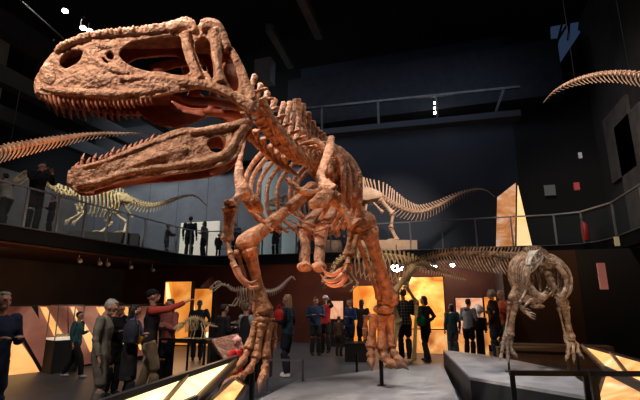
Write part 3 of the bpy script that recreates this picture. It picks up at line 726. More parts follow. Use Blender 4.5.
# roof, snout, palate and braincase joining the sides
def prof(pts, side):
    out = []
    for a, b in pts:
        w = swid(a); lean = max(0, 62 - b) * .12 if a < 200 else max(0, 50 - b) * .08
        c = (60 - w) / 2 + lean; out.append(skpm(a, b, c if side else 60 - c))
    return out
rf = [(38, 78), (46, 62), (54, 52), (63, 45), (75, 40), (92, 34), (108, 32), (125, 31), (145, 29), (165, 27), (180, 25), (195, 29), (212, 28), (222, 36), (228, 50)]
MB().quadstrip(prof(rf, 1), prof(rf, 0), .04).build('skull_roof', ms_, sk, voxel=.02, sm=1)
fr_ = [(37, 94), (36, 84), (39, 73)]
MB().quadstrip(prof(fr_, 1), prof(fr_, 0), .05).build('snout_tip', ms_, sk, voxel=.02, sm=2)
pa = [(40, 92), (60, 92), (80, 92), (105, 92), (130, 91), (150, 88), (170, 86)]
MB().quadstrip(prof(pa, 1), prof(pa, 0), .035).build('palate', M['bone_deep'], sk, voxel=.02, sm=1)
b = MB()
b.blob(skpm(232, 66, 30), (.13, .2, .16), 12)
for s in (14, 46):
    b.tube([skpm(170, 88, s), skpm(190, 96, s), skpm(215, 96, s), skpm(245, 100, s - (s - 30) * .3)], [.04, .05, .05, .06], 8, 4)
    b.tube([skpm(215, 92, s), skpm(222, 75, 22 + (s - 30) * .3), skpm(228, 60, 30)], [.05, .04, .05], 8, 3)
b.tube([skpm(228, 52, 8), skpm(232, 50, 30), skpm(228, 52, 52)], [.05, .06, .05], 8, 3)
b.tube([skpm(150, 60, 30), skpm(175, 52, 30), skpm(205, 50, 30)], [(.02, .08), (.03, .06), (.04, .05)], 8, 3)
b.tube([skpm(136, 99, 33), skpm(155, 106, 33), skpm(180, 108, 33), skpm(206, 103, 32)], [(.03, .03), (.03, .11), (.03, .12), (.03, .05)], 10, 4)
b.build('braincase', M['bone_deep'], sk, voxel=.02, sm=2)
def teeth(parent, pts, side, wf, down=True, n=20, lmax=15, mapc=0, seed=1):
    rr = random.Random(seed)
    for (p, t, f, g) in path([V((*q, 0)) for q in pts], n):
        a, bb = p.x, p.y; w = wf(a); c = (60 - w) / 2 + 1.5
        if not side: c = 60 - c
        ln = lmax * (1 - .45 * f) * rr.uniform(.62, 1.05)
        if f < .08: ln *= .75
        d = -1 if not down else 1
        q0 = skpm(a, bb - d * 2, c); q1 = skpm(a + .8, bb + d * ln * .5, c); q2 = skpm(a + 3.0, bb + d * ln, c + .5 * (1 if side else -1))
        MB().tube([q0, q1, q2], [(.034, .02), (.027, .016), (.003, .003)], 7, 3).build('tooth', M['tooth'], parent)
um = [(39, 92), (46, 95), (58, 97), (75, 97.5), (95, 98.5), (115, 99.5), (135, 99), (152, 97)]
teeth(sk, um, True, swid, n=25, lmax=14, seed=3); teeth(sk, um, False, swid, n=16, lmax=13, seed=5)
# lower jaw
jo = [(68, 178), (70, 167), (77, 164), (92, 161), (110, 155), (130, 146), (150, 138), (170, 129), (186, 125), (200, 125), (215, 122), (235, 118), (252, 112), (259, 116), (252, 125), (245, 136), (242, 149), (232, 159), (214, 165), (195, 169), (165, 173), (140, 176), (118, 180), (100, 186), (86, 190), (76, 190), (69, 185)]
jh = [(208, 141), (212, 135), (222, 133), (227, 137), (225, 146), (218, 150), (211, 148)]
def side_jaw():
    b = poly_mb(jo, [jh], 2.0)
    T = lambda pts, r, c=-2: b.tube([L2(x, y, c) for x, y in pts], [q / 10 for q in r], 8, 4)
    T([(75, 168), (95, 163), (125, 152), (155, 140), (185, 130), (205, 128)], [2, 2, 2.2, 2.2, 2.2, 2], -1.4)
    T([(75, 184), (95, 181), (120, 173), (150, 167), (185, 162), (212, 157), (230, 148), (240, 130), (252, 117)], [3.5, 3.2, 3, 3, 3.2, 3.5, 3.5, 3, 4], -1.6)
    T([(190, 130), (215, 127), (238, 122), (253, 116)], [3, 3, 3.5, 5])
    T([(88, 177), (115, 170), (145, 160), (175, 150), (198, 146)], [7, 10, 14, 15, 9], 8)
    b.blob(L2(80, 177, -1), (.9, 1.0, .4)); return b
def jmap(side):
    def f(c):
        a, b, cc = c.x * 10, -c.y * 10, c.z * 10
        n = noise.noise(V((a * .1, b * .1, 9))) * 1.2
        c1 = (60 - jwid(a)) / 2 + cc - (n if cc < 0 else 0) + max(0, b - 160) * .12
        return skpm(a, b, c1 if side else 60 - c1)
    return f
jw = side_jaw().build('lower_jaw', ms_, dino, voxel=.085, sm=2, mapf=jmap(True))
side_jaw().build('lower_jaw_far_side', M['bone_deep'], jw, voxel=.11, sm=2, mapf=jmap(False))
cp = [(70, 184), (69, 178), (71, 168)]
MB().quadstrip([skpm(a, b_, (60 - jwid(a)) / 2) for a, b_ in cp], [skpm(a, b_, 60 - (60 - jwid(a)) / 2) for a, b_ in cp], .07).build('chin', ms_, jw, voxel=.02, sm=2)
lm = [(72, 169), (78, 165), (92, 162), (110, 156), (130, 148), (148, 140), (160, 136)]
teeth(jw, lm, True, jwid, False, n=15, lmax=14, seed=8); teeth(jw, lm, False, jwid, False, n=13, lmax=14, seed=9)

# neck and back
neck = [W(246, 92, 4.35), W(255, 109, 4.6), W(268, 127, 4.9), W(283, 143, 5.2), W(298, 155, 5.55)]
back = [W(298, 156, 5.6), W(311, 159, 6.0), W(322, 164, 6.5), W(330, 171, 7.0), W(336, 181, 7.5)]
AX = (back[0] - back[-1]); AX.z = 0; AX.normalize(); LL = V((0, 0, 1)).cross(AX)   # lateral, towards picture left?
if LL.dot(RT) > 0: LL = -LL
column(dino, path(neck, 8), mb_, [(0, .10), (1, .13)], [(0, .30), (.45, .38), (.7, .58), (1, .72)], [(0, .22), (1, .3)], [(0, 0), (1, 0)], lean=-.1, thick=.55, seg=12, voxel=.017, fill=1.0)
for i, (p, t, f, g) in enumerate(path(neck, 8)):     # cervical ribs
    for s in (-1, 1):
        MB().tube([p + LL * s * .16 - V((0, 0, .03)), p + LL * s * .20 + t * .16 - V((0, 0, .13)), p + LL * s * .17 + t * .50 - V((0, 0, .17))], [(.04, .06), (.03, .045), (.012, .012)], 7, 4).build('cervical_rib', mb_, dino)
dst = path(back, 13)
column(dino, dst, mb_, [(0, .13), (1, .15)], [(0, .74), (.12, .70), (.32, .44), (1, .36)], [(0, .27), (1, .25)], [(0, 0), (1, 0)], lean=-.05, thick=.75, seg=12, voxel=.018, fill=1.0)
# ribs
for i, (p, t, f, g) in enumerate(dst[:12]):
    w = lerpf([(0, .62), (.25, .78), (.6, .84), (1, .62)], f); h = lerpf([(0, 1.0), (.25, 1.2), (.6, 1.18), (1, .8)], f)
    for s in (1, -1):
        if (s > 0 and i in (1, 3, 5, 7, 9)) or (s < 0 and i in (1, 4, 6, 8, 10)): continue
        pts = rib_curve(p + V((0, 0, .16)), AX, LL * s, w * (lerpf([(0, 1.3), (.5, 1.15), (1, 1)], f) if s > 0 else .70), h * 1.04, -.10, e=.62)
        MB().tube(pts, [(.048, .035), (.045, .03), (.042, .026), (.040, .024), (.038, .022), (.026, .015)], 8, 5, up=AX).build('rib', mb_, dino, jit=.008, jscale=7)
# shoulder girdles
def flat(pts, r, m, nm, up_, jit=.01, vox=.016): MB().tube(pts, r, 10, 5, up=up_).build(nm, m, dino, voxel=vox, sm=2, jit=jit, jscale=9)
flat([W(332, 136, 5.65), W(329, 150, 5.4), W(323, 168, 5.1), W(321, 180, 4.95), W(331, 192, 4.85)], [(.05, .03), (.065, .03), (.06, .035), (.07, .04), (.12, .05)], ms_, 'scapula', FH)
flat([W(252, 118, 5.5), W(243, 140, 5.3), W(239, 160, 5.15), W(240, 180, 5.05), W(246, 196, 4.98)], [(.04, .03), (.05, .03), (.05, .035), (.07, .045), (.10, .05)], ms_, 'scapula', FH)
flat([W(331, 190, 4.85), W(322, 200, 4.82), W(309, 205, 4.85)], [(.08, .045), (.115, .045), (.05, .04)], mb_, 'coracoid', FH)
flat([W(244, 192, 5.0), W(254, 204, 4.98), W(262, 212, 5.05)], [(.09, .05), (.10, .04), (.04, .03)], mb_, 'coracoid', FH)
flat([W(286, 178, 4.95), W(300, 190, 4.85), W(316, 192, 4.85), W(330, 180, 4.95)], [(.03, .03), (.045, .035), (.045, .035), (.03, .03)], mb_, 'furcula', FH)
for k in range(4):      # belly ribs between shoulder and pelvis
    f = k / 3; c = W(318, 226, 6.2).lerp(W(316, 240, 6.7), f)
    for s in (-1, 1):
        MB().tube([c, c + LL * s * .22 + V((0, 0, .07)), c + LL * s * .48 + V((0, 0, .24 - .05 * math.sin(k)))], [.022, .02, .008], 6, 4).build('belly_rib', mb_, dino)
# pelvis
for s in (-1, 1):
    c = W(333, 177, 7.3) + LL * s * .24
    MB().tube([c + AX * .62 + V((0, 0, .02)), c + AX * .3 + V((0, 0, .1)), c + V((0, 0, .1)), c - AX * .35 + V((0, 0, .08)), c - AX * .7], [(.03, .12), (.045, .26), (.06, .28), (.045, .24), (.03, .12)], 10, 4).build('ilium', mb_, dino, voxel=.02, sm=2)
    MB().bone(c - AX * .15 - V((0, 0, .15)), c - AX * .75 - V((0, 0, .95)) - LL * s * .12, .05, 1.4).build('ischium', mb_, dino)
for (x0, x1, x2) in ((326, 306, 304.5), (338, 322, 319)):
    MB().tube([W(x0, 204, 6.9), W(x1, 224, 6.55), W((x1 + x2) / 2, 244, 6.4), W(x2, 262, 6.3)], [(.15, .07), (.15, .06), (.085, .06), (.085, .07)], 10, 5).blob(W(x2, 267, 6.22), (.105, .2, .075), 12).build('pubis', ms_, dino, voxel=.018, sm=2, jit=.01)
# legs
leg(dino, W(312, 190, 7.0), W(246, 243, 6.0), W(263, 314, 6.15),
    [W(257, 322, 6.12), W(262.5, 323, 6.1), W(269, 322, 6.14)],
    [[W(248, 350, 6.0), W(243, 361, 5.85), W(233, 371, 5.7), W(224, 377, 5.62), W(209, 383, 5.5)],
     [W(255, 359, 6.0), W(250, 369, 5.85), W(241, 377, 5.7), W(232, 380, 5.6), W(219, 391, 5.45)],
     [W(266, 359, 6.05), W(265, 368, 5.95), W(263, 376, 5.85), W(261, 381, 5.8), W(259, 393, 5.7)]],
    .10, mb_, M['claw'], hall=(W(275, 323, 6.2), W(275, 340, 6.15), W(274, 351, 6.1)), vox=.018)
leg(dino, W(343, 190, 7.4), W(364, 222, 7.0), W(387, 301, 7.75),
    [W(374, 314, 7.72), W(381, 315, 7.7), W(389, 314, 7.74)],
    [[W(371, 348, 7.65), W(371, 355, 7.55), W(371, 361, 7.5), W(372.5, 371, 7.4)],
     [W(382, 350, 7.65), W(385, 358, 7.55), W(391, 364, 7.45), W(397, 365, 7.4), W(409, 370, 7.3)],
     [W(391, 348, 7.7), W(394, 354, 7.62), W(398, 360, 7.55), W(401, 362, 7.5), W(407, 367, 7.42)]],
    .135, mb_, M['claw'], hall=(W(366, 315, 7.75), W(365, 330, 7.75), W(363, 339, 7.7)), vox=.018)
for (px, py, r0) in ((252.5, 372, 5.95), (381, 360, 7.7)):
    p = W(px, py, r0)
    MB().tube([V((p.x, p.y, .2)), p], [.035, .035], 10).box((p.x - .07, p.y - .07, .2), (p.x + .07, p.y + .07, .212)).build('support_post', M['blackmetal'], dino, smooth=False)
# arms
def arm(sh_, el, wr_, hand, claws, r, m, mc):
    MB().bone(sh_, el, r, 1.9).blob(sh_, r * 1.7).build('humerus', m, dino, voxel=.016, sm=2, jit=.006)
    s = RT * r * .8
    MB().bone(el - s, wr_ - s * .6, r * .55, 1.7).bone(el + s, wr_ + s * .6, r * .6, 1.7).build('forearm', m, dino, voxel=.014, sm=2, jit=.005)
    for h_, c in zip(hand, claws):
        hm = MB().bone(wr_, h_, r * .45, 1.6, seg=8).bone(h_, c[0], r * .4, 1.5, seg=8).build('finger', m, dino)
        MB().tube(c, [r * .5, r * .42] + [r * .3] * (len(c) - 3) + [.004], 8, 4).build('claw', mc, hm)
arm(W(243, 192, 4.75), W(230, 207, 4.6), W(227, 241, 4.62), [W(231, 255, 4.55), W(232, 258, 4.6), W(230, 252, 4.65)],
    [[W(236, 268, 4.5), W(242, 278, 4.5), W(250, 283, 4.5), W(258, 279, 4.5)], [W(238, 270, 4.6), W(243, 281, 4.6), W(250, 287, 4.6), W(258, 286, 4.6)], [W(233, 264, 4.7), W(237, 275, 4.7), W(243, 283, 4.72), W(252, 290, 4.7)]], .055, ms_, M['tooth'])
arm(W(333, 198, 4.95), W(356, 226, 4.95), W(349, 256, 5.0), [W(348, 265, 4.95), W(346, 266, 5.0), W(350, 266, 5.05)],
    [[W(343, 274, 4.9), W(336, 280, 4.88), W(327, 281, 4.88), W(320, 274, 4.9)], [W(341, 270, 5.0), W(333, 275, 5.0), W(326, 273, 5.0), W(321, 266, 5.0)], [W(346, 276, 5.05), W(341, 284, 5.05), W(332, 286, 5.05), W(325, 283, 5.05)]], .062, mb_, M['tooth'])
# tail running away behind the body
tl = [W(337, 180, 7.6), W(346, 192, 8.6), W(352, 203, 9.8), W(356, 212, 11.2), W(358, 220, 12.8)]
column(dino, path(tl, 22), mb_, [(0, .14), (1, .04)], [(0, .3), (1, .06)], [(0, .22), (1, .04)], [(0, .34), (1, .08)], lean=.3, thick=.4, seg=10)

# ------------------------------------------------------------ small theropod skull
def small_skull(root, base, d, L, m, up=V((0, 0, 1)), open_=.25, tm=None, slim=1.0):
    """base = jaw joint end, d = snout direction; built from two sides, bars round real openings"""
    t, sd, u = frame(d, up); s_ = L
    def Q(x, y, z): return base + t * (x * s_) + sd * (y * s_ * slim) + u * (z * s_)
    b = MB()
    for k in (-1, 1):
        wv = lambda x: k * (.16 - .11 * x)
        T = lambda pts, r: b.tube([Q(x, wv(x), z) for x, z in pts], [q * s_ for q in r], 6, 3)
        T([(0, .05), (.2, .02), (.5, .0), (.8, .0), (1, .04)], [.03, .03, .045, .05, .04])
        T([(0, .05), (.02, .2), (.1, .32), (.3, .34), (.6, .26), (.85, .2), (1.0, .06)], [.035, .035, .04, .035, .03, .035, .045])
        T([(.2, .02), (.22, .18), (.2, .32)], [.025, .022, .03]); T([(.42, .02), (.40, .16), (.38, .32)], [.03, .025, .035])
        T([(.68, .02), (.74, .12), (.78, .22)], [.05, .05, .04]); T([(.78, .05), (.9, .08)], [.06, .05])
    b.tube([Q(.1, 0, .32), Q(.4, 0, .32), Q(.7, 0, .23), (Q(1, 0, .06))], [(.14 * s_ * slim, .02 * s_), (.10 * s_ * slim, .02 * s_), (.06 * s_, .02 * s_), (.04 * s_, .03 * s_)], 8, 3)
    b.blob(Q(.03, 0, .18), .1 * s_, 8)
    sk_ = b.build('skull', m, root)
    j = MB(); a = open_
    for k in (-1, 1):
        wv = lambda x: k * (.15 - .11 * x)
        j.tube([Q(x, wv(x), -.04 - a * x + zz) for x, zz in ((0, 0), (.2, -.02), (.5, 0), (.8, 0), (.95, .02))], [.03 * s_, .05 * s_, .045 * s_, .035 * s_, .03 * s_], 6, 3)
    j.blob(Q(.95, 0, -.04 - a * .95), .045 * s_, 6)
    jj = j.build('lower_jaw', m, root)
    for pr, zz, dz_ in ((sk_, 0, -.07), (jj, None, .06)):
        for i in range(8):
            for k in (-1, 1):
                x = .45 + .06 * i; z0 = -.02 if zz == 0 else -.04 - a * x + .02
                MB().tube([Q(x, k * (.155 - .11 * x), z0), Q(x, k * (.155 - .11 * x), z0 + dz_)], [.012 * s_, .001], 4).build('tooth', tm or m, pr)
def simple_leg(root, pts, r, m, toe=.22, fwd=None, nt=3):
    h, k, a, f = pts
    MB().bone(h, k, r).build('femur', m, root); MB().bone(k, a, r * .8).build('tibia', m, root)
    MB().bone(a + RT * r * .3, f + RT * r * .4, r * .5).bone(a - RT * r * .3, f - RT * r * .4, r * .5).build('metatarsus', m, root)
    fw = fwd or V((-1, -.3, 0)); sdv = fw.cross(V((0, 0, 1))).normalized()
    for i in range(nt):
        d = (fw.normalized() + sdv * (i - (nt - 1) / 2) * .5).normalized()
        MB().tube([f, f + d * toe * .5 + V((0, 0, .02)), f + d * toe * .85 - V((0, 0, .01)), f + d * toe * 1.15 - V((0, 0, r * .6))], [r * .45, r * .38, r * .36, r * .05], 6, 2).build('toe', m, root)
def simple_ribs(root, st, A, L, w, h, r, m, sweep=.15):
    for (p, t, f, g) in st:
        ww = w * (.75 + .5 * math.sin(f * PI)); hh = h * (.75 + .4 * math.sin(f * PI))
        for s in (-1, 1):
            MB().tube(rib_curve(p, A, L * s, ww, hh, sweep), [(r * 1.3, r), (r * 1.3, r), (r * 1.2, r * .9), (r * 1.1, r * .8), (r, r * .7), (r * .6, r * .5)], 6, 3, up=A).build('rib', m, root)

# ------------------------------------------------------------ B. pale yellow theropod on the left gallery
B = thing('theropod_skeleton', 'pale yellow theropod skeleton walking left on the left gallery', 'dinosaur skeleton', V((W(92, 220, 14.4).x, W(92, 220, 14.4).y, DECK)))
mp = M['bone_pale']; rb = lambda px: 13.4 + (px - 28) * .012
nk = [W(31, 176, 13.4), W(40, 180, 13.6), W(50, 186, 13.7), W(58, 191, 13.8), W(68, 194, 14.0), W(78, 195, 14.1)]
bk = [W(78, 195, 14.1), W(90, 193, 14.3), W(102, 193, 14.5), W(114, 195, 14.6), W(124, 198, 14.8)]
tlb = [W(124, 198, 14.8), W(137, 204, 14.9), W(152, 206, 15.1), W(168, 202, 15.4), W(182, 197, 15.7), W(195, 196, 16.0), W(207, 206, 16.2)]
column(B, path(nk, 10), mp, [(0, .07), (1, .11)], [(0, .12), (1, .2)], [(0, .12), (1, .18)], [(0, 0), (1, 0)], seg=7, thick=.5)
column(B, path(bk, 13), mp, [(0, .10), (1, .11)], [(0, .22), (1, .22)], [(0, .18), (1, .18)], [(0, 0), (1, 0)], seg=7, thick=.5)
column(B, path(tlb, 34), mp, [(0, .10), (.5, .06), (1, .015)], [(0, .14), (.5, .07), (1, .01)], [(0, .16), (.5, .06), (1, 0)], [(0, .24), (.5, .12), (1, .01)], lean=.4, seg=7, thick=.5)
small_skull(B, W(31, 175, 13.4), W(18, 181, 13.2) - W(31, 175, 13.4), .52, mp)
AB = (bk[0] - bk[-1]).normalized(); AB.z = 0; AB.normalize(); LB = V((0, 0, 1)).cross(AB)
simple_ribs(B, path(bk, 12)[:11], AB, LB, .30, .72, .028, mp)
hipb = W(121, 200, 14.75)
for s in (-1, 1):
    MB().tube([hipb + AB * .4 + LB * s * .15, hipb + LB * s * .18 + V((0, 0, .08)), hipb - AB * .4 + LB * s * .15], [(.02, .07), (.03, .17), (.02, .06)], 8, 4).build('ilium', mp, B)
    MB().bone(hipb + LB * s * .1, hipb + AB * .35 - V((0, 0, .75)), .03).blob(hipb + AB * .38 - V((0, 0, .77)), (.12, .08, .05), 8).build('pubis', mp, B)
    MB().bone(hipb + LB * s * .1, hipb - AB * .45 - V((0, 0, .6)), .025).build('ischium', mp, B)
PZB = onY(100, 231, 0).z if False else W(100, 233, 14.4).z
def lz(px, py, r, z): q = W(px, py, r); q.z = z; return q
simple_leg(B, [hipb + LB * .2, W(106, 212, 14.5), W(112, 223, 14.7), lz(101, 232, 14.5, PZB + .05)], .055, mp, .3, AB)
simple_leg(B, [hipb - LB * .2, W(116, 214, 14.6), W(127, 222, 14.7), lz(124, 232, 14.6, PZB + .05)], .055, mp, .3, AB)
for k, (sx, ex, wx) in enumerate((((80, 205), (84, 213), (77, 220)), ((76, 204), (79, 214), (70, 219)))):
    MB().bone(W(*sx, 14.0), W(*ex, 14.1), .03).build('humerus', mp, B); MB().bone(W(*ex, 14.1), W(*wx, 14.0), .025).build('forearm', mp, B)
    for q in (-.05, 0, .05): MB().tube([W(*wx, 14.0), W(wx[0] - 3, wx[1] + 2, 13.9) + V((0, q, 0)), W(wx[0] - 4, wx[1] + 6, 13.9) + V((0, q, 0))], [.02, .016, .003], 5, 2).build('claw', mp, B)
c1, c2 = W(70, 233, 14.2), W(140, 233, 14.9)
pb = MB().bar(V((c1.x, c1.y, (PZB + DECK) / 2)), V((c2.x, c2.y, (PZB + DECK) / 2)), .80, PZB - DECK).build('exhibit_plinth', M['black'], smooth=False)
tag(pb, 'black plinth under the pale yellow skeleton on the left gallery', 'plinth')

# ------------------------------------------------------------ C. hanging tail at the left
def wires(root, pts, top):
    for p in pts: MB().tube([p, V((p.x, p.y, top))], [.006, .006], 5).build('hanging_wire', M['blackmetal'], root)
Cq = thing('hanging_tail', 'long orange-lit skeleton tail hanging across from the left edge', 'skeleton tail', W(60, 140, 8.2))
ct = [W(-60, 168, 7.6), W(-20, 156, 7.8), W(20, 146.5, 8.0), W(60, 139, 8.2), W(100, 134, 8.4), W(160, 133.5, 8.8)]
column(Cq, path(ct, 52), M['bone_tan'], [(0, .10), (.45, .062), (.75, .028), (1, .008)], [(0, .10), (.6, .03), (1, 0)], [(0, .10), (.6, .03), (1, 0)], [(0, .24), (.6, .12), (.85, .02), (1, 0)], lean=.5, chl=.9, seg=8, thick=.6)
wires(Cq, [W(10, 146, 7.95), W(90, 134, 8.35), W(-40, 158, 7.7)], 8.7)
# H. tail top right
Hq = thing('hanging_tail', 'curved skeleton tail hanging in the dark at the upper right', 'skeleton tail', W(600, 75, 9.4))
ht = [W(543, 103, 10.6), W(555, 91, 10.2), W(574, 81, 9.9), W(598, 75, 9.5), W(622, 74, 9.2), W(645, 77, 9.0), W(690, 86, 8.8)]
column(Hq, path(ht, 36), M['bone_tan'], [(0, .01), (.3, .05), (1, .09)], [(0, 0), (1, .08)], [(0, 0), (1, .1)], [(0, .0), (.3, .14), (1, .26)], lean=-.5, chl=-.9, seg=8, thick=.6)
wires(Hq, [W(575, 81, 9.9), W(630, 75, 9.15), W(670, 82, 8.9)], 10.5)

# ------------------------------------------------------------ D. tall-spined skeleton on the back gallery
rD = 17.6
D_ = thing('spined_theropod_skeleton', 'tan skeleton with tall back spines and long curving tail on the back gallery', 'dinosaur skeleton', V((W(370, 240, rD).x, W(370, 240, rD).y, DECK)))
md = M['bone_tan']
dt = [W(366, 194, rD), W(380, 197, rD), W(393, 204, rD), W(406, 210, rD), W(421, 212, rD), W(438, 206, rD), W(456, 196, rD), W(472, 190, rD), W(485, 190, rD), W(495, 197, rD)]
db = [W(300, 206, rD + .6), W(320, 200, rD + .4), W(340, 195, rD + .2), W(356, 193, rD), W(366, 194, rD)]
column(D_, path(dt, 46), md, [(0, .13), (.4, .08), (.8, .03), (1, .01)], [(0, .62), (.15, .55), (.4, .30), (.8, .05), (1, 0)], [(0, .16), (.5, .06), (1, 0)], [(0, .35), (.3, .34), (.8, .12), (1, 0)], lean=.45, chl=.5, seg=7, thick=.35)
column(D_, path(db, 16), md, [(0, .12), (1, .14)], [(0, .5), (1, .62)], [(0, .2), (1, .2)], [(0, 0), (1, 0)], lean=.2, seg=7, thick=.35)
AD = (db[0] - db[-1]); AD.z = 0; AD.normalize(); LD = V((0, 0, 1)).cross(AD)
simple_ribs(D_, path(db, 14)[:12], AD, LD, .42, 1.1, .04, md)
hd = W(368, 197, rD)
for s in (-1, 1):
    MB().tube([hd + AD * .6 + LD * s * .2, hd + LD * s * .24 + V((0, 0, .1)), hd - AD * .6 + LD * s * .2], [(.03, .12), (.04, .3), (.03, .1)], 8, 4).build('ilium', md, D_)
    MB().bone(hd, hd + AD * .2 - V((0, 0, 1.0)) + LD * s * .1, .05).build('pubis', md, D_)
    MB().bone(hd, hd - AD * .6 - V((0, 0, .7)) + LD * s * .05, .045).build('ischium', md, D_)
PZD = W(375, 242, rD).z
simple_leg(D_, [W(380, 199, rD - .25), W(393, 214, rD - .25), W(391, 228, rD - .25), lz(397, 240, rD - .25, PZD + .05)], .09, md, .45, AD)
simple_leg(D_, [W(366, 203, rD + .25), W(350, 220, rD + .25), W(362, 230, rD + .25), lz(352, 240, rD + .25, PZD + .05)], .09, md, .45, AD)
small_skull(D_, W(292, 204, rD + .6), AD, 1.1, md)
c1, c2 = W(325, 246, rD), W(414, 246, rD)
zz0, zz1 = DECK, PZD
t = thing('exhibit_plinth', 'white lit plinth under the tan skeleton on the back gallery', 'plinth', V((c1.x, c1.y, DECK)))
MB().bar(V((c1.x, c1.y, (zz0 + zz1) / 2)), V((c2.x, c2.y, (zz0 + zz1) / 2)), 1.2, zz1 - zz0).build('block', mat('plinth_white', (.62, .42, .28), .6, var=.1), t, smooth=False)

# ------------------------------------------------------------ E. ochre skeleton behind the big right foot
E_ = thing('ornithopod_skeleton', 'ochre skeleton with thin ribs standing behind the right red leg', 'dinosaur skeleton', V((W(400, 300, 11.70).x, W(400, 300, 11.70).y, 0)))
me_ = M['bone_yel']
ek = [W(330, 280, 10.50), W(334, 268, 10.70), W(342, 259, 10.90), W(352, 256, 11.10)]
eb = [W(352, 256, 11.10), W(368, 255, 11.30), W(384, 256, 11.50), W(400, 258, 11.70), W(415, 262, 11.90)]
et = [W(415, 262, 11.90), W(428, 267, 12.30), W(441, 271, 12.80), W(452, 275, 13.30), W(466, 280, 14.00)]
column(E_, path(ek, 8), me_, [(0, .04), (1, .06)], [(0, .05), (1, .1)], [(0, .08), (1, .1)], [(0, 0), (1, 0)], seg=7, thick=.5)
column(E_, path(eb, 14), me_, [(0, .06), (1, .07)], [(0, .14), (1, .16)], [(0, .12), (1, .12)], [(0, 0), (1, 0)], seg=7, thick=.5)
column(E_, path(et, 22), me_, [(0, .07), (1, .015)], [(0, .14), (1, .02)], [(0, .1), (1, 0)], [(0, .18), (1, .03)], seg=7, thick=.5)
AE = (eb[0] - eb[-1]); AE.z = 0; AE.normalize(); LE = V((0, 0, 1)).cross(AE)
simple_ribs(E_, path(eb, 14)[:11], AE, LE, .28, .62, .02, me_)
he = W(413, 264, 11.85)
for s in (-1, 1):
    MB().tube([he + AE * .35 + LE * s * .13, he + LE * s * .16 + V((0, 0, .05)), he - AE * .35 + LE * s * .13], [(.02, .05), (.03, .12), (.02, .05)], 8, 4).build('ilium', me_, E_)
    MB().bone(he, he + AE * .3 - V((0, 0, .5)), .025).build('pubis', me_, E_)
simple_leg(E_, [W(414, 266, 11.70), W(391, 296, 11.30), W(398, 322, 11.60), lz(390, 350, 11.40, .05)], .085, me_, .28, AE)
simple_leg(E_, [W(416, 266, 12.10), W(405, 285, 11.80), W(417, 303, 12.10), lz(413, 345, 11.90, .05)], .06, me_, .25, AE)
for px, ex, wx in (((345, 272), (352, 282), (343, 287)), ((350, 272), (358, 284), (350, 292))):
    MB().bone(W(*px, 11.00), W(*ex, 11.00), .025).build('humerus', me_, E_); MB().bone(W(*ex, 11.00), W(*wx, 10.90), .02).build('forearm', me_, E_)
small_skull(E_, W(330, 280, 10.50), W(322, 284, 10.10) - W(330, 280, 10.50), .42, me_)

# ------------------------------------------------------------ F. dark glossy skeleton on the right platform
F_ = thing('dark_theropod_skeleton', 'dark glossy skeleton with raised tail standing on the right platform', 'dinosaur skeleton', V((1.0, 7.3, .5)))
mf = M['bone_grey']
ft = [W(526, 258, 7.5), W(505, 256, 7.8), W(482, 254.5, 8.1), W(455, 254, 8.5), W(428, 258, 8.9), W(405, 265, 9.3), W(383, 275, 9.6)]
fb = [W(526, 258, 7.5), W(533, 256, 7.3), W(540, 257, 7.1), W(546, 261, 6.9), W(549, 266, 6.75)]
column(F_, path(ft, 48), mf, [(0, .07), (.5, .04), (1, .012)], [(0, .13), (.5, .10), (1, .02)], [(0, .10), (.5, .04), (1, 0)], [(0, .30), (.35, .28), (.7, .16), (1, .02)], lean=.35, chl=.6, seg=7, thick=.5)
column(F_, path(fb, 14), mf, [(0, .065), (1, .06)], [(0, .13), (1, .12)], [(0, .12), (1, .1)], [(0, 0), (1, 0)], seg=8, thick=.5)
AF = (fb[-1] - fb[0]); AF.z = 0; AF.normalize(); LF = V((0, 0, 1)).cross(AF)
for i, (p, t_, f, g) in enumerate(path(fb, 13)):
    w = lerpf([(0, .30), (.4, .38), (1, .30)], f); h = lerpf([(0, .62), (.4, .70), (1, .5)], f)
    for s in (-1, 1):
        MB().tube(rib_curve(p, AF, LF * s, w * 1.1, h, .1, e=.55), [(.022, .016)] * 5 + [(.012, .01)], 6, 3, up=AF).build('rib', mf, F_)
for k in range(6):
    for s in (-1, 1):
        c = W(536, 303, 7.05) + AF * (.22 * k / 5 - .1) + V((0, 0, .02 * k))
        MB().tube([c, c + LF * s * .16 + V((0, 0, .03)), c + LF * s * .33 + V((0, 0, .16))], [.016, .014, .008], 6, 3).build('belly_rib', mf, F_)
for s in (-1, 1):
    c = W(545, 266, 6.75)
    MB().tube([c + LF * s * .2 + V((0, 0, .02)), c + LF * s * .30 - V((0, 0, .2)), c + LF * s * .22 + AF * .05 - V((0, 0, .42)), c + LF * s * .1 + AF * .08 - V((0, 0, .5))], [(.02, .05), (.03, .04), (.03, .05), (.04, .07)], 8, 4).build('scapula', mf, F_)
hf = W(529, 262, 7.4)
for s in (-1, 1):
    c = hf + LF * s * .12
    b = MB().tube([c - AF * .28 - V((0, 0, .03)), c - AF * .12 + V((0, 0, .05)), c + AF * .1 + V((0, 0, .05)), c + AF * .26 - V((0, 0, .05))], [(.02, .06), (.03, .13), (.03, .13), (.02, .06)], 8, 4)
    b.build('ilium', mf, F_, voxel=.014, sm=1)
    MB().tube([c - V((0, 0, .1)), c + AF * .06 - V((0, 0, .45)), c + AF * .12 - V((0, 0, .72)) - LF * s * .08], [.04, .025, .03], 8, 3).blob(c + AF * .12 - V((0, 0, .74)) - LF * s * .08, (.08, .05, .035), 8).build('pubis', mf, F_)
    MB().tube([c - V((0, 0, .1)) - AF * .05, c - AF * .22 - V((0, 0, .5))], [.03, .018], 8).build('ischium', mf, F_)
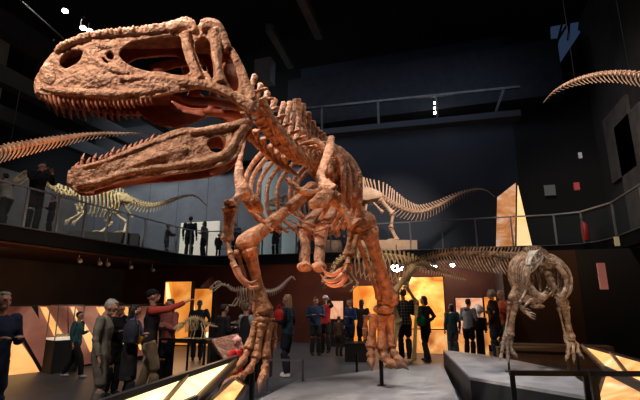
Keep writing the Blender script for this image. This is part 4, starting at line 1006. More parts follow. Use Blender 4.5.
def toes3(px, py, r): return [[W(px - 4, py - 6, r), W(px - 5, py + 2, r - .05), W(px - 6, py + 6, r - .08), W(px - 7, py + 11, r - .1)], [W(px, py - 6, r), W(px + .5, py + 3, r - .08), W(px + 1, py + 7, r - .12), W(px + 1, py + 13, r - .15)], [W(px + 4, py - 6, r), W(px + 6, py + 2, r - .05), W(px + 8, py + 5, r - .08), W(px + 11, py + 9, r - .1)]]
leg(F_, W(521, 266, 7.45), W(514, 298, 7.2), W(508, 336, 7.25), [W(505, 339, 7.25), W(508, 339, 7.24), W(511, 339, 7.25)], toes3(507, 350, 7.2), .062, mf, vox=.012)
leg(F_, W(545, 270, 7.2), W(563, 303, 7.0), W(569, 338, 7.1), [W(567, 341, 7.1), W(570, 341, 7.09), W(573, 341, 7.1)], toes3(573, 351, 7.05), .062, mf, vox=.012)
for px, r in ((508, 7.15), (577, 7.0)):
    p = W(px, 356, r)
    MB().tube([V((p.x, p.y, .5)), p], [.018, .018], 8).box((p.x - .06, p.y - .06, .5), (p.x + .06, p.y + .06, .51)).build('support_post', M['blackmetal'], F_, smooth=False)
for a_, e_, w_ in (((547, 292, 6.8), (530, 301, 6.75), (521, 309, 6.7)), ((527, 290, 6.9), (519, 304, 6.8), (526, 313, 6.7))):
    MB().bone(W(*a_), W(*e_), .024).build('humerus', mf, F_); MB().bone(W(*e_), W(*w_), .02).build('forearm', mf, F_)
    for q in (-2.5, 0, 2.5): MB().tube([W(*w_), W(w_[0] + 5, w_[1] + q + 2, w_[2]), W(w_[0] + 10, w_[1] + q + 4, w_[2] - .03)], [.014, .012, .003], 6, 2).build('claw', mf, F_)
nkf = [W(549, 266, 6.75), W(547, 263, 6.6), W(542, 258, 6.45), W(538, 256, 6.35)]
column(F_, path(nkf, 6), mf, [(0, .05), (1, .04)], [(0, .06), (1, .04)], [(0, .07), (1, .06)], [(0, 0), (1, 0)], seg=7)
small_skull(F_, W(538, 257, 6.35), W(524, 271, 6.05) - W(538, 257, 6.35), .36, mat('pale_skull_bone', (.30, .24, .19), .3, bump=.5, col2=(.60, .52, .44), vscale=9), slim=1.2)

# ------------------------------------------------------------ G. small theropod, and a little one by the panels
G_ = thing('small_theropod_skeleton', 'small brown-grey skeleton with raised white tail between the red legs', 'dinosaur skeleton', V((W(245, 320, 9.6).x, W(245, 320, 9.6).y, 1.05)))
mg = mat('brown_grey_bone', (.30, .20, .13), .5, bump=.4, col2=(.55, .45, .36), vscale=6)
gn = [W(221, 285, 9.3), W(227, 286, 9.35), W(232, 290, 9.4), W(238, 291, 9.45)]
gb = [W(238, 291, 9.45), W(246, 290, 9.55), W(254, 290, 9.65), W(262, 291, 9.75)]
gt = [W(262, 291, 9.75), W(271, 292, 9.8), W(280, 288, 9.85), W(287, 281, 9.85), W(292, 277, 9.85), W(295, 280, 9.85)]
column(G_, path(gn, 7), mg, [(0, .025), (1, .035)], [(0, .03), (1, .05)], [(0, .04), (1, .05)], [(0, 0), (1, 0)], seg=6)
column(G_, path(gb, 10), mg, [(0, .035), (1, .035)], [(0, .07), (1, .07)], [(0, .06), (1, .06)], [(0, 0), (1, 0)], seg=6)
column(G_, path(gt, 20), mat('white_bone', (.62, .58, .52), .5, var=.1), [(0, .035), (.6, .03), (1, .012)], [(0, .06), (1, .01)], [(0, .05), (1, 0)], [(0, .08), (1, .01)], seg=6)
AG = (gb[0] - gb[-1]); AG.z = 0; AG.normalize(); LG = V((0, 0, 1)).cross(AG)
simple_ribs(G_, path(gb, 10)[:9], AG, LG, .13, .38, .013, mg)
small_skull(G_, W(221, 284, 9.3), W(210, 290, 9.2) - W(221, 284, 9.3), .26, mg)
zg = W(240, 323, 9.6).z
simple_leg(G_, [W(259, 292, 9.65), W(250, 303, 9.6), W(256, 312, 9.65), lz(249, 322, 9.6, zg + .02)], .025, mg, .13, AG)
simple_leg(G_, [W(259, 292, 9.85), W(240, 304, 9.7), W(245, 313, 9.7), lz(238, 322, 9.65, zg + .02)], .025, mg, .13, AG)
for s in (-1, 1): MB().bone(W(238, 298, 9.45) + LG * .1 * s, W(233, 306, 9.4) + LG * .1 * s, .014).bone(W(233, 306, 9.4) + LG * .1 * s, W(227, 305, 9.35) + LG * .1 * s, .012).build('arm', mg, G_)
o = MB().box((G_.location.x - .7, G_.location.y - .30, 0), (G_.location.x + .5, G_.location.y + .40, zg)).build('exhibit_plinth', M['black'], smooth=False)
tag(o, 'black plinth under the small brown-grey skeleton behind the big left leg', 'plinth')
K_ = thing('small_skeleton', 'little four-legged skeleton on a dark stand before the glowing orange panels', 'dinosaur skeleton', W(198, 338, 8.4))
kb = [W(183, 325, 8.3), W(189, 319, 8.35), W(196, 318, 8.4), W(203, 321, 8.45)]
kt = [W(203, 321, 8.45), W(209, 325, 8.5), W(218, 327, 8.55)]
column(K_, path(kb, 12), me_, [(0, .02), (1, .022)], [(0, .04), (1, .04)], [(0, .03), (1, .04)], [(0, 0), (1, 0)], seg=6)
column(K_, path(kt, 12), me_, [(0, .022), (1, .006)], [(0, .04), (1, .01)], [(0, .03), (1, 0)], [(0, .04), (1, .01)], seg=6)
AK = (kb[0] - kb[-1]); AK.z = 0; AK.normalize(); LK = V((0, 0, 1)).cross(AK)
simple_ribs(K_, path(kb, 12)[2:9], AK, LK, .09, .2, .009, me_)
small_skull(K_, W(184, 325, 8.3), W(176, 329, 8.2) - W(184, 325, 8.3), .2, me_)
zk = W(198, 339, 8.4).z
for px in (190, 193, 201, 204):
    MB().bone(W(px, 323, 8.38), W(px + 2, 331, 8.38), .014).bone(W(px + 2, 331, 8.38), lz(px, 338, 8.38, zk), .011).build('leg', me_, K_)
c = W(197, 338, 8.4)
kt_ = MB().box((c.x - .42, c.y - .2, zk - .06), (c.x + .42, c.y + .35, zk))
for qx in (-.40, .37):
    for qy in (-.18, .30): kt_.box((c.x + qx, c.y + qy, 0), (c.x + qx + .03, c.y + qy + .03, zk - .06))
o = kt_.build('exhibit_stand', M['black'], smooth=False)
tag(o, 'dark stand under the little skeleton before the orange panels', 'plinth')
# ============================================================ PEOPLE
def plaid(name, c1, c2):
    m = cloth(c1).copy(); m.name = name; nt = m.node_tree; b = nt.nodes['Principled BSDF']
    tc = nt.nodes['Texture Coordinate']; outs = []
    for ax in ('X', 'Z'):
        w = nt.nodes.new('ShaderNodeTexWave'); w.bands_direction = ax; w.inputs['Scale'].default_value = 4; nt.links.new(tc.outputs['Object'], w.inputs['Vector'])
        outs.append(w.outputs['Fac'])
    mu = nt.nodes.new('ShaderNodeMath'); mu.operation = 'MULTIPLY'; nt.links.new(outs[0], mu.inputs[0]); nt.links.new(outs[1], mu.inputs[1])
    mi = nt.nodes.new('ShaderNodeMix'); mi.data_type = 'RGBA'; nt.links.new(mu.outputs[0], mi.inputs['Factor'])
    mi.inputs['A'].default_value = (*c1, 1); mi.inputs['B'].default_value = (*c2, 1); nt.links.new(mi.outputs['Result'], b.inputs['Base Color']); return m
ARM = {  # elbow, wrist relative to the shoulder; x = outwards, y = forwards
 'down': ((.06, -.03, -.28), (.07, .05, -.53)), 'front': ((.07, .0, -.28), (-.07, .24, -.22)), 'photo': ((.08, .17, -.19), (-.08, .30, .02)),
 'point': ((.05, .27, .02), (.05, .53, .14)), 'pocket': ((.11, -.10, -.26), (.01, .08, -.46)), 'rail': ((.06, .20, -.20), (-.05, .42, -.20)),
 'behind': ((.09, -.12, -.26), (-.08, -.15, -.45)), 'hip': ((.20, -.06, -.24), (.01, .06, -.40)), 'crossed': ((.07, .05, -.27), (-.22, .18, -.17)), 'head': ((.12, .22, .02), (-.02, .12, .20))}
def person(label, pos, face, H, jacket, trouser, hair='hair_dark', arms=('down', 'down'), stride=0, lean=0, coat=0, hairlen=0, shoes=(.02, .02, .02), hat=None, near=False, sleeve=None, vest=None, nod=0, wide=1.0, scarf=None, group=None, hood=None, hands_r=1):
    s = H / 1.76; vx = .013 if near else .017
    rz = math.atan2(face.y, face.x) - PI / 2
    root = thing('person', label, 'person', pos, group, rz)
    S = lambda v: V(v) * s
    cl_, sl_ = math.cos(lean), math.sin(lean)
    def T(v):   # lean the upper body forwards about the hips
        x, y, z = v; dz_ = z - .93; return S((x, y * cl_ + dz_ * sl_ if dz_ > 0 else y, .93 + (dz_ * cl_ - y * sl_) if dz_ > 0 else z))
    hip = [(-.09, 0, .92), (.09, 0, .92)]
    st = stride / 2
    legs = []
    for k in (0, 1):
        sg = -1 if k == 0 else 1; f = st * sg
        bendk = .04 + abs(f) * .12
        legs.append([S((sg * .09, 0, .93)), S((sg * .10, f * .5 + bendk, .50)), S((sg * .105, f - .01, .085)), S((sg * .115, f + .13, .03))])
    sh = [T((-.185 * wide, 0, 1.43)), T((.185 * wide, 0, 1.43))]
    aj = []
    for k in (0, 1):
        sg = -1 if k == 0 else 1; e, w_ = ARM[arms[k]]
        if sg > 0 and arms[1] == 'crossed': w_ = (w_[0], w_[1] + .03, w_[2] - .05)
        aj.append((sh[k], sh[k] + S((sg * e[0], e[1], e[2])), sh[k] + S((sg * w_[0], w_[1], w_[2]))))
    hc = T((0, .025, 1.635)) + S((0, nod * .05, -nod * .03))
    b = MB()
    b.tube([T((0, 0, .88)), T((0, 0, .98)), T((0, .0, 1.12)), T((0, .01, 1.30)), T((0, 0, 1.42)), T((0, 0, 1.47))], [(.15 * s, .10 * s), (.16 * s, .105 * s), (.135 * s, .095 * s), (.165 * s, .11 * s), (.14 * s, .08 * s), (.06 * s, .06 * s)], 12, 2, up=V((0, 1, 0)))
    b.tube([T((0, 0, 1.42)), T((0, .01, 1.50)), hc - S((0, .01, .04))], [.058 * s, .052 * s, .055 * s], 10)
    rh = Matrix.Rotation(-nod * .5 - lean * .4, 3, 'X')
    hq = lambda x, y, z: hc + rh @ S((x, y, z))
    b.blob(hc + rh @ S((0, -.005, .02)), (.076 * s, .094 * s, .10 * s), 14, rh)
    b.blob(hq(0, .025, -.055), (.052 * s, .062 * s, .06 * s), 10, rh)
    b.tube([hq(0, .085, .03), hq(0, .105, -.005), hq(0, .112, -.022), hq(0, .092, -.03)], [.010 * s, .014 * s, .018 * s, .012 * s], 6)
    b.tube([hq(-.03, .08, -.055), hq(0, .092, -.055), hq(.03, .08, -.055)], [.008 * s, .013 * s, .008 * s], 6)
    b.tube([hq(-.045, .078, .042), hq(0, .088, .045), hq(.045, .078, .042)], [.01 * s] * 3, 6)
    for k in (-1, 1): b.blob(hq(k * .078, -.005, .0), (.014 * s, .026 * s, .034 * s), 8, rh)
    for k in (0, 1):
        a = aj[k]; b.tube([a[0], a[0].lerp(a[1], .5), a[1], a[1].lerp(a[2], .35), a[2]], [.05 * s, .046 * s, .038 * s, .037 * s, .026 * s], 10, 2)
        d = (a[2] - a[1]).normalized(); _, sd, u = frame(d)
        pc = a[2] + d * .05 * s
        b.tube([a[2], pc, a[2] + d * .09 * s], [(.026 * s, .02 * s), (.038 * s, .018 * s), (.036 * s, .014 * s)], 8)
        lg = legs[k]; b.tube([lg[0], lg[0].lerp(lg[1], .5), lg[1], lg[1].lerp(lg[2], .35), lg[2]], [.08 * s, .068 * s, .046 * s, .042 * s, .034 * s], 10, 2)
        b.tube([lg[2], lg[2] - S((0, .03, .05)), lg[3]], [.036 * s, .04 * s, .028 * s], 8)
        for i in range(4):     # fingers
            o_ = (i - 1.5) * .018; L_ = (.07, .08, .075, .06)[i]
            p0 = a[2] + d * .082 * s + sd * o_ * s; p1 = p0 + d * L_ * .5 * s - u * .008 * s; p2 = p0 + d * L_ * .85 * s - u * .03 * s
            b.tube([p0 - d * .02 * s, p0, p1, p2], [.0095 * s, .0095 * s, .009 * s, .0075 * s], 6)
        inn = -1 if k == 0 else 1
        p0 = a[2] + d * .03 * s + sd * (-.02 * inn) * s
        b.tube([p0, p0 + d * .035 * s - sd * .025 * inn * s, p0 + d * .065 * s - sd * .03 * inn * s - u * .015 * s], [.012 * s, .011 * s, .008 * s], 6)
    body = b.build('body', M['skin'], root, local=True, voxel=(.0085 if near else .013), sm=1)
    for k in (-1, 1): MB().blob(hq(k * .03, .083, .022), (.011 * s, .008 * s, .008 * s), 8).build('eye', M['eye'], root, local=True)
    # jacket
    j = MB(); g = .02 * s; lo = .88 - coat
    pts = [(0, 0, lo)] + ([(0, 0, .80)] if coat > .15 else []) + [(0, 0, .98), (0, 0, 1.12), (0, .01, 1.30), (0, 0, 1.42), (0, 0, 1.475)]
    rr_ = [(.18, .135)] + ([(.175, .135)] if coat > .15 else []) + [(.175, .125), (.155, .118), (.185, .132), (.155, .098), (.07, .072)]
    j.tube([T(p) for p in pts], [(x * s * wide, y * s * wide) for x, y in rr_], 14, 3, up=V((0, 1, 0)))
    js = MB() if sleeve else j
    for k in (0, 1):
        a = aj[k]; js.blob(a[0], .075 * s, 10)
        js.tube([a[0], a[0].lerp(a[1], .5), a[1], a[1].lerp(a[2], .5), a[1].lerp(a[2], .93)], [.073 * s, .066 * s, .056 * s, .05 * s, .042 * s], 10, 2)
        # folds at the elbow
        js.tube([a[1] + S((0, .02, .03)), a[1], a[1] - S((0, .02, .02))], [.05 * s, .06 * s, .05 * s], 8)
    if hood: j.tube([T((-.09, -.07, 1.47)), T((0, -.13, 1.45)), T((.09, -.07, 1.47))], [.04 * s, .055 * s, .04 * s], 8, 3)
    j.build('jacket', jacket, root, local=True, voxel=vx, sm=2, jit=.012 * s, jscale=9)
    if sleeve: js.build('sleeves', sleeve, root, local=True, voxel=vx, sm=2, jit=.008 * s, jscale=9)
    if scarf: MB().tube([T((-.07, .05, 1.49)), T((0, .09, 1.46)), T((.07, .05, 1.49)), T((.06, -.06, 1.50)), T((-.06, -.06, 1.50)), T((-.07, .05, 1.49))], .035 * s, 8, 4).tube([T((.02, .12, 1.46)), T((.03, .15, 1.32)), T((.04, .14, 1.18))], [(.05 * s, .02 * s)] * 3, 8, 2).build('scarf', scarf, root, local=True)
    t = MB()
    t.tube([S((0, 0, .80)), S((0, 0, .90)), S((0, 0, 1.0))], [(.155 * s, .115 * s), (.17 * s, .122 * s), (.155 * s, .11 * s)], 12, 2, up=V((0, 1, 0)))
    for lg in legs: t.tube([lg[0], lg[0].lerp(lg[1], .5), lg[1], lg[1].lerp(lg[2], .5), lg[2]], [.108 * s, .10 * s, .084 * s, .078 * s, .07 * s], 10, 2)
    t.build('trousers', trouser, root, local=True, voxel=vx, sm=2, jit=.009 * s, jscale=9)
    for k in (0, 1):
        f = legs[k][2]; q = V((f.x, f.y, 0))
        MB().blob(q + S((0, .045, .042)), (.048 * s, .135 * s, .042 * s), 12).blob(q + S((0, -.02, .06)), (.045 * s, .055 * s, .055 * s), 10).build('shoe', cloth(shoes), root, local=True, voxel=.012, sm=1)
    # hair
    h = MB(); h.blob(hc + rh @ S((0, -.034, .036)), (.085 * s, .085 * s, .098 * s), 14, rh)
    h.tube([hq(-.05, .02, .10), hq(0, .042, .108), hq(.05, .02, .10)], [.024 * s, .026 * s, .024 * s], 8, 2)
    if hairlen: h.tube([hq(0, -.05, .03), hq(0, -.07, -.06), hq(0, -.07, -.10 - hairlen)], [(.082 * s, .05 * s), (.085 * s, .05 * s), (.06 * s, .03 * s)], 10, 3, up=V((0, 1, 0)))
    if not hat or hairlen: h.build('hair', M[hair], root, local=True, voxel=.014, sm=1, jit=.008 * s, jscale=25)
    if hat:
        hh = MB(); hh.blob(hc + rh @ S((0, -.012, .062)), (.092 * s, .104 * s, .082 * s), 14, rh)
        hh.tube([hq(0, .06, .06), hq(0, .12, .05), hq(0, .165, .04)], [(.07 * s, .012 * s), (.06 * s, .01 * s), (.03 * s, .006 * s)], 8, 2) if hat[1] else hh.blob(hq(0, 0, .15), .03 * s, 8)
        hh.build('hat', hat[0], root, local=True, voxel=.013, sm=1)
    return root
BLK, NAVY, DK = (.012, .012, .014), (.02, .03, .065), (.03, .03, .035)
c = cloth
LFT, RGT, AWY, TOC = -RT, RT, FH, -FH
def mixd(a, b, f=.5): return (a * (1 - f) + b * f).normalized()
def floorp(label, px, yt, r, face, *a, **k):
    p = W(px, yt, r); return person(label, (p.x, p.y, 0), face, p.z, *a, **k)
floorp('man in a long navy coat cut off by the left edge', 4, 292, 5.3, mixd(RGT, TOC, .3), c((.018, .028, .06)), c((.03, .045, .08)), 'hair_grey', ('front', 'front'), near=True, coat=.22, wide=1.08)
floorp('boy in teal striding before the slanted glowing panels', 80, 311.5, 9.7, RGT, c((.03, .085, .095)), c(BLK), 'hair_dark', ('front', 'down'), stride=.62, near=True, shoes=(.5, .5, .5))
floorp('grey-haired man in an olive-grey jacket standing with head bowed, arms hanging', 107, 297.5, 6.4, mixd(RGT, AWY, .15), c((.15, .14, .115)), c((.12, .11, .095)), 'hair_grey', ('down', 'down'), near=True, coat=.06, nod=1.0, wide=1.0, stride=.10)
floorp('dark-clothed visitor mostly hidden behind the olive-grey man', 119, 302, 7.9, mixd(RGT, TOC, .3), c(BLK), c(BLK), 'hair_dark', ('front', 'front'), nod=.6)
floorp('visitor with a yellow and blue scarf and long dark skirt-like coat', 134.5, 305, 6.7, mixd(AWY, RGT, .6), c(BLK), c(BLK), 'hair_dark', ('crossed', 'crossed'), near=True, coat=.35, hairlen=.05, sleeve=c((.42, .24, .03)), scarf=c((.05, .10, .22)))
floorp('man in black cap pointing up with a red sleeve, khaki trousers', 154, 290.5, 7.5, mixd(RGT, AWY, .25), c((.015, .012, .014)), c((.36, .27, .17)), 'hair_dark', ('down', 'point'), near=True, sleeve=c((.38, .05, .035)), stride=.25, hat=(c(BLK), 1), nod=-.6)
floorp('woman in a pink top with folded arms and long brown hair', 171, 299, 8.6, mixd(TOC, LFT, .4), c((.40, .13, .12)), c(BLK), 'hair_brown', ('crossed', 'crossed'), near=True, hairlen=.15)
floorp('grey-haired man seen from behind before the tall orange panels', 200, 300, 12.3, mixd(AWY, LFT, .2), c((.07, .085, .10)), c((.03, .03, .04)), 'hair_grey', ('front', 'pocket'), near=False, wide=1.15)
floorp('dark-clothed visitor left of the big left leg beside the small skeleton', 224, 304, 8.95, mixd(AWY, RGT, .5), c(BLK), c(BLK), 'hair_dark', ('front', 'front'))
floorp('visitor in a black vest with pale grey sleeves behind the big left leg', 247, 303, 8.9, mixd(RGT, AWY, .5), c(BLK), c(BLK), 'hair_brown', ('crossed', 'crossed'), sleeve=c((.24, .24, .26)))
floorp('small child in a red coat and pink hat at the pink reading desk', 238, 337, 6.4, mixd(LFT, AWY, .3), c((.50, .02, .02)), c((.12, .03, .04)), 'hair_brown', ('front', 'front'), hat=(c((.75, .38, .38)), 0), near=True, wide=1.1)
floorp('woman with fair hair, dark jacket and white shoes right of the big left leg', 288, 294.5, 9.75, mixd(LFT, AWY, .3), c((.02, .04, .06)), c((.012, .014, .022)), 'hair_blond', ('front', 'down'), near=True, hairlen=.16, shoes=(.7, .7, .7), stride=.1)
floorp('man in a blue sweater with hands held together, centre background', 315.5, 296.5, 13.4, mixd(TOC, RGT, .2), c((.025, .05, .10)), c((.02, .022, .03)), 'hair_brown', ('front', 'front'), wide=1.1, nod=.5)
floorp('visitor in a white cap and red top right of the blue sweater', 325.5, 295.5, 14.0, mixd(TOC, LFT, .3), c((.45, .03, .03)), c((.02, .02, .02)), 'hair_dark', ('head', 'front'), hat=(c((.65, .6, .6)), 1), sleeve=c(BLK))
floorp('little child in brown standing left of the black bench', 338.5, 316, 13.2, mixd(AWY, RGT, .4), c((.07, .04, .03)), c((.03, .02, .02)), 'hair_brown', ('down', 'down'), nod=.3)
floorp('visitor in a bright navy jacket behind the black bench', 350, 299, 13.2, mixd(LFT, TOC, .4), c((.02, .04, .11)), c((.015, .02, .04)), 'hair_dark', ('front', 'down'))
floorp('visitor in dark clothes between the navy jacket and the big right foot', 361.5, 299.5, 13.3, mixd(AWY, RGT, .3), c((.02, .018, .02)), c(BLK), 'hair_dark', ('front', 'front'), hairlen=.06)
floorp('man in a dark plaid shirt seen from behind by the largest panel', 403, 289, 12.2, mixd(AWY, LFT, .15), plaid('plaid_shirt', (.012, .014, .016), (.16, .16, .16)), c(BLK), 'hair_dark', ('down', 'front'), near=True, wide=1.12)
floorp('visitor in black with a hand on the hip before the largest panel', 424, 296, 12.0, mixd(AWY, LFT, .5), c((.014, .012, .012)), c(BLK), 'hair_dark', ('hip', 'hip'), near=True, coat=.12, hairlen=.03, stride=.2)
floorp('child in a teal top left of the grey hoodie', 451, 304, 12.8, AWY, c((.04, .085, .10)), c((.06, .10, .14)), 'hair_dark', ('down', 'down'), hairlen=.03)
floorp('visitor in a pale grey hoodie looking at the round exhibit', 466, 298.5, 12.4, mixd(AWY, RGT, .55), c((.22, .21, .22)), c(BLK), 'hair_dark', ('front', 'front'), near=True, hood=1, lean=.12)
floorp('tall bald man in a dark jacket right of the round exhibit', 491.5, 289.5, 11.9, mixd(LFT, AWY, .4), c((.035, .014, .014)), c((.025, .035, .06)), 'hair_grey', ('pocket', 'front'), near=True, coat=.08, wide=1.1)
floorp('visitor in an orange-red top right of the tall bald man', 500.5, 290.5, 12.5, mixd(LFT, TOC, .3), c((.35, .07, .03)), c((.03, .04, .06)), 'hair_grey', ('front', 'down'))
def galx(label, px, yt, x, face, *a, **k):
    p = onX(px, yt, x); return person(label, (p.x, p.y, DECK + .005), face, p.z - DECK, *a, **k)
def galy(label, px, yt, y, face, *a, **k):
    p = onY(px, yt, y); return person(label, (p.x, p.y, DECK + .005), face, p.z - DECK, *a, **k)
galx('visitor in a grey shirt leaning on the left gallery railing', 12, 172, -11.0, mixd(LFT, AWY, .2), c((.22, .20, .18)), c(BLK), 'hair_dark', ('rail', 'rail'), near=True, lean=.3, stride=.25)
galx('man in black bowing his head over his raised hands at the left gallery railing', 41, 161.5, -10.95, mixd(RGT, TOC, .3), c((.012, .013, .018)), c(BLK), 'hair_dark', ('photo', 'photo'), near=True, nod=.8, wide=1.12)
galx('dark-clothed child at the left gallery railing beside the man in black', 54, 196, -10.9, mixd(TOC, LFT, .4), c((.03, .02, .03)), c(BLK), 'hair_dark', ('front', 'front'))
galy('dim figure in grey-brown left of the cream board on the back gallery', 168, 224, 16.9, mixd(RGT, AWY, .3), c((.07, .06, .055)), c((.02, .02, .02)), 'hair_brown', ('rail', 'rail'))
galy('tall figure in black before the cream board on the back gallery', 191, 216.5, 16.8, mixd(AWY, TOC, .1), c(BLK), c(BLK), 'hair_dark', ('down', 'down'), wide=1.1)
galy('figure in grey with dark hair before the right end of the cream board', 205, 221.5, 16.8, mixd(LFT, AWY, .2), c((.12, .11, .11)), c(BLK), 'hair_dark', ('front', 'front'), hairlen=.08)
galy('child in black right of the cream board on the back gallery', 219, 234, 16.8, AWY, c(BLK), c(BLK), 'hair_dark', ('down', 'down'))
galy('visitor in a blue top behind the arm of the red skeleton on the back gallery', 236, 222, 16.9, mixd(TOC, RGT, .3), c((.04, .09, .16)), c(BLK), 'hair_dark', ('front', 'front'))
galy('dark figure standing between the two pale banner columns', 276, 220.5, 16.8, mixd(TOC, LFT, .3), c((.03, .01, .012)), c(BLK), 'hair_dark', ('down', 'front'), hairlen=.06)
galy('figure in dark blue bending by the railing right of the grey banner', 299, 233, 16.8, mixd(RGT, TOC, .3), c((.025, .045, .075)), c((.02, .03, .05)), 'hair_dark', ('rail', 'rail'), lean=.35)
galy('small dark figure at the railing behind the belly of the red skeleton', 344, 234, 16.25, AWY, c((.02, .03, .05)), c(BLK), 'hair_dark', ('down', 'down'))
# bags
def bag(label, p, w, h, d, m, cat='bag', nm='shoulder_bag', strap=None):
    t = thing(nm, label, cat, p - V((0, 0, h / 2)))
    MB().blob(p, (w / 2, d / 2, h / 2), 12).box((p.x - w * .38, p.y - d * .35, p.z - h * .42), (p.x + w * .38, p.y + d * .35, p.z + h * .3)).build('pouch', m, t, voxel=.015, sm=2)
    q = strap or (p + V((0, 0, h * .85)))
    MB().tube([p + V((-w * .35, 0, h * .2)), q, p + V((w * .35, 0, h * .2))], [.012] * 3, 6, 5).build('strap', m, t)
    return t
bag('green shoulder bag worn by the visitor in black', W(421, 321, 11.7), .26, .30, .12, c((.005, .06, .025)))
bag('red shoulder bag beside the woman with fair hair', W(279, 315, 9.4), .22, .26, .14, c((.40, .02, .02)))
bag('dark backpack on the back of the visitor with the yellow scarf', W(131, 332, 6.45), .26, .36, .16, c((.02, .02, .035)), 'backpack', 'backpack')
# ============================================================ LIGHT + CAMERA
def spot(name, loc, tgt, e, col, ang=40, blend=.6, size=.15):
    l = bpy.data.lights.new(name, 'SPOT'); l.energy = e; l.color = col; l.spot_size = R(ang); l.spot_blend = blend; l.shadow_soft_size = size
    o = bpy.data.objects.new(name, l); COL.objects.link(o); o.location = loc
    o.rotation_euler = (V(tgt) - V(loc)).to_track_quat('-Z', 'Y').to_euler(); return o
def area(name, loc, tgt, e, col, sx, sy):
    l = bpy.data.lights.new(name, 'AREA'); l.energy = e; l.color = col; l.shape = 'RECTANGLE'; l.size = sx; l.size_y = sy
    o = bpy.data.objects.new(name, l); COL.objects.link(o); o.location = loc
    o.rotation_euler = (V(tgt) - V(loc)).to_track_quat('-Z', 'Y').to_euler(); return o
WH = (1, .86, .74); WM = (1, .55, .25); OR = (1, .33, .08)
skc = W(150, 80, 4)
spot('key_spot', (-4.6, 2.6, 9.0), W(160, 85, 4.0), 2700, WH, 42, size=.08)
spot('key_spot', (-3.6, .6, 6.5), W(130, 110, 3.9), 1300, WH, 50, size=.08)
spot('body_spot', (-7.5, 4.2, 9.5), W(290, 190, 5.6), 3100, WH, 32, size=.08)
spot('rim_spot', (3.2, 6.0, 9.0), W(300, 160, 5.6), 600, WH, 45, size=.08)
spot('floor_uplight', (-1.6, 4.4, .35), W(300, 190, 5.6), 190, OR, 60, size=.1)
spot('floor_uplight', (-2.4, 3.4, .75), W(210, 120, 4.1), 60, OR, 80, size=.3)
spot('floor_uplight', (-.3, 6.2, .35), W(370, 280, 7.6), 120, OR, 60, size=.25)
spot('foot_spot', (-1.0, 3.2, 8.5), W(262, 350, 6), 1000, WH, 22)
spot('foot_spot', (1.8, 5.2, 8.0), W(385, 340, 7.6), 620, WH, 22)
# small skeletons
spot('gallery_spot', (-9.4, 6.0, 9.5), W(105, 205, 14.4), 3000, (1, .93, .78), 30, size=.05)
spot('tail_spot', (-4, 3.0, 8.8), W(50, 142, 8), 1300, WH, 34); spot('tail_uplight', (-7.5, 6.2, 3.5), W(40, 142, 8), 90, OR, 70)
spot('tail_spot', (2.5, 4.0, 9.6), W(600, 76, 9.4), 420, WH, 34)
spot('back_spot', (0, 11, 10.5), W(390, 205, 17.6), 4200, WH, 40, blend=1); spot('plinth_spot', (-2.5, 14.0, 8.5), W(385, 246, 17.4), 260, WM, 26, blend=1)
spot('right_spot', (3.6, 3.6, 8.8), W(535, 300, 7.2), 1500, (1, .88, .76), 26); spot('right_spot', (-.6, 5.6, 6.0), W(500, 258, 8), 420, WM, 34)
spot('right_uplight', (2.3, 6.3, .9), W(545, 300, 7.1), 40, WM, 70)
spot('ochre_spot', (-1.5, 7.6, 7.5), W(375, 270, 11.4), 650, (1, .72, .4), 32)
spot('small_spot', (-3.6, 8.0, 7.0), W(245, 300, 9.6), 420, WH, 26)
spot('tail_glow', (1.6, 9.8, .8), W(470, 265, 9), 60, OR, 70)
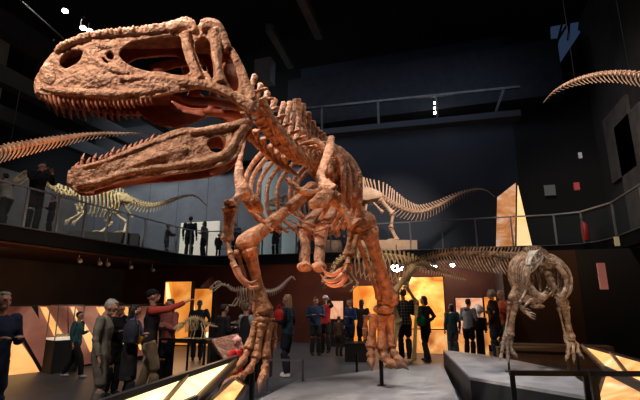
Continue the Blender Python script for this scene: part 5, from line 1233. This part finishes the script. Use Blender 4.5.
# walls
area('wall_wash', (-14.5, 15.5, 11), (-13.0, 20, 5.2), 520, (.78, .88, 1), 10, 1)
area('wall_wash', (-1, 15.5, 11.5), (-1.5, 20, 5), 70, (.55, .70, 1), 8, 1)
area('wall_wash', (-17, 7, 10), (-22, 9, 5), 110, (1, .9, .8), 6, 1)
spot('wall_spot', (2.0, 9, 9.5), (XW, 14.0, 6), 1100, (1, .85, .75), 80, blend=1)
# floor pools
spot('floor_spot', (-1.2, 5.0, 10), (-1.0, 6.6, 0), 480, (.85, .9, 1), 42)
spot('floor_spot', (1.0, 5.5, 8), (.7, 7.4, .5), 560, (.9, .92, 1), 36)
spot('floor_spot', (-3.5, 10, 8), (-3.6, 10.5, 0), 170, (.9, .92, 1), 60)
area('crowd_glow', (-8.0, 12.6, 2.0), (-6.0, 9.0, 1.0), 60, WM, 2, 1.6)
spot('crowd_spot', (-3.0, 2.4, 7.5), (-5.0, 6.2, 1.0), 520, (1, .85, .72), 40)
spot('soffit_glow', (-8.6, 8.5, 1.7), (-12.5, 8.5, 3.2), 60, OR, 120)
area('under_glow', (-11.5, 8, 2.9), (-14.4, 9, 1.8), 26, (1, .7, .5), 1, 8)
area('back_glow', (-4.5, 14.8, 2.9), (-5, 16.4, 1.8), 13, (1, .5, .35), 6, .5)
area('brown_glow', (2.8, 12.2, 2.9), (2.8, 13.6, 1.6), 9, WM, 2, .5)
spot('crowd_spot', (-3, 8.5, 7.5), (-2.5, 12.8, 1.2), 420, (1, .85, .75), 70)
spot('gallery_people_spot', (-8.5, 4.5, 8.5), (-11, 8.6, 4.4), 200, (1, .95, .9), 40)
wld = bpy.data.worlds.new('w'); SC.world = wld; wld.use_nodes = True
wld.node_tree.nodes['Background'].inputs[0].default_value = (.5, .6, .8, 1); wld.node_tree.nodes['Background'].inputs[1].default_value = .0
area('hall_ambient', (-3, 4, 12.5), (-3, 6, 0), 60, (.75, .85, 1), 10, 10)
cam = bpy.data.cameras.new('camera'); cam.lens = 24; cam.sensor_width = 36; cam.clip_end = 100; cam.clip_start = .05
co = bpy.data.objects.new('camera', cam); COL.objects.link(co); co.location = CAM
co.rotation_euler = (R(90) + PITCH, 0, YAW); SC.camera = co
SC.view_settings.view_transform = 'Standard'; SC.view_settings.look = 'None'; SC.view_settings.gamma = 1; SC.view_settings.exposure = 0.0
try: SC.view_settings.use_curve_mapping = False
except Exception: pass
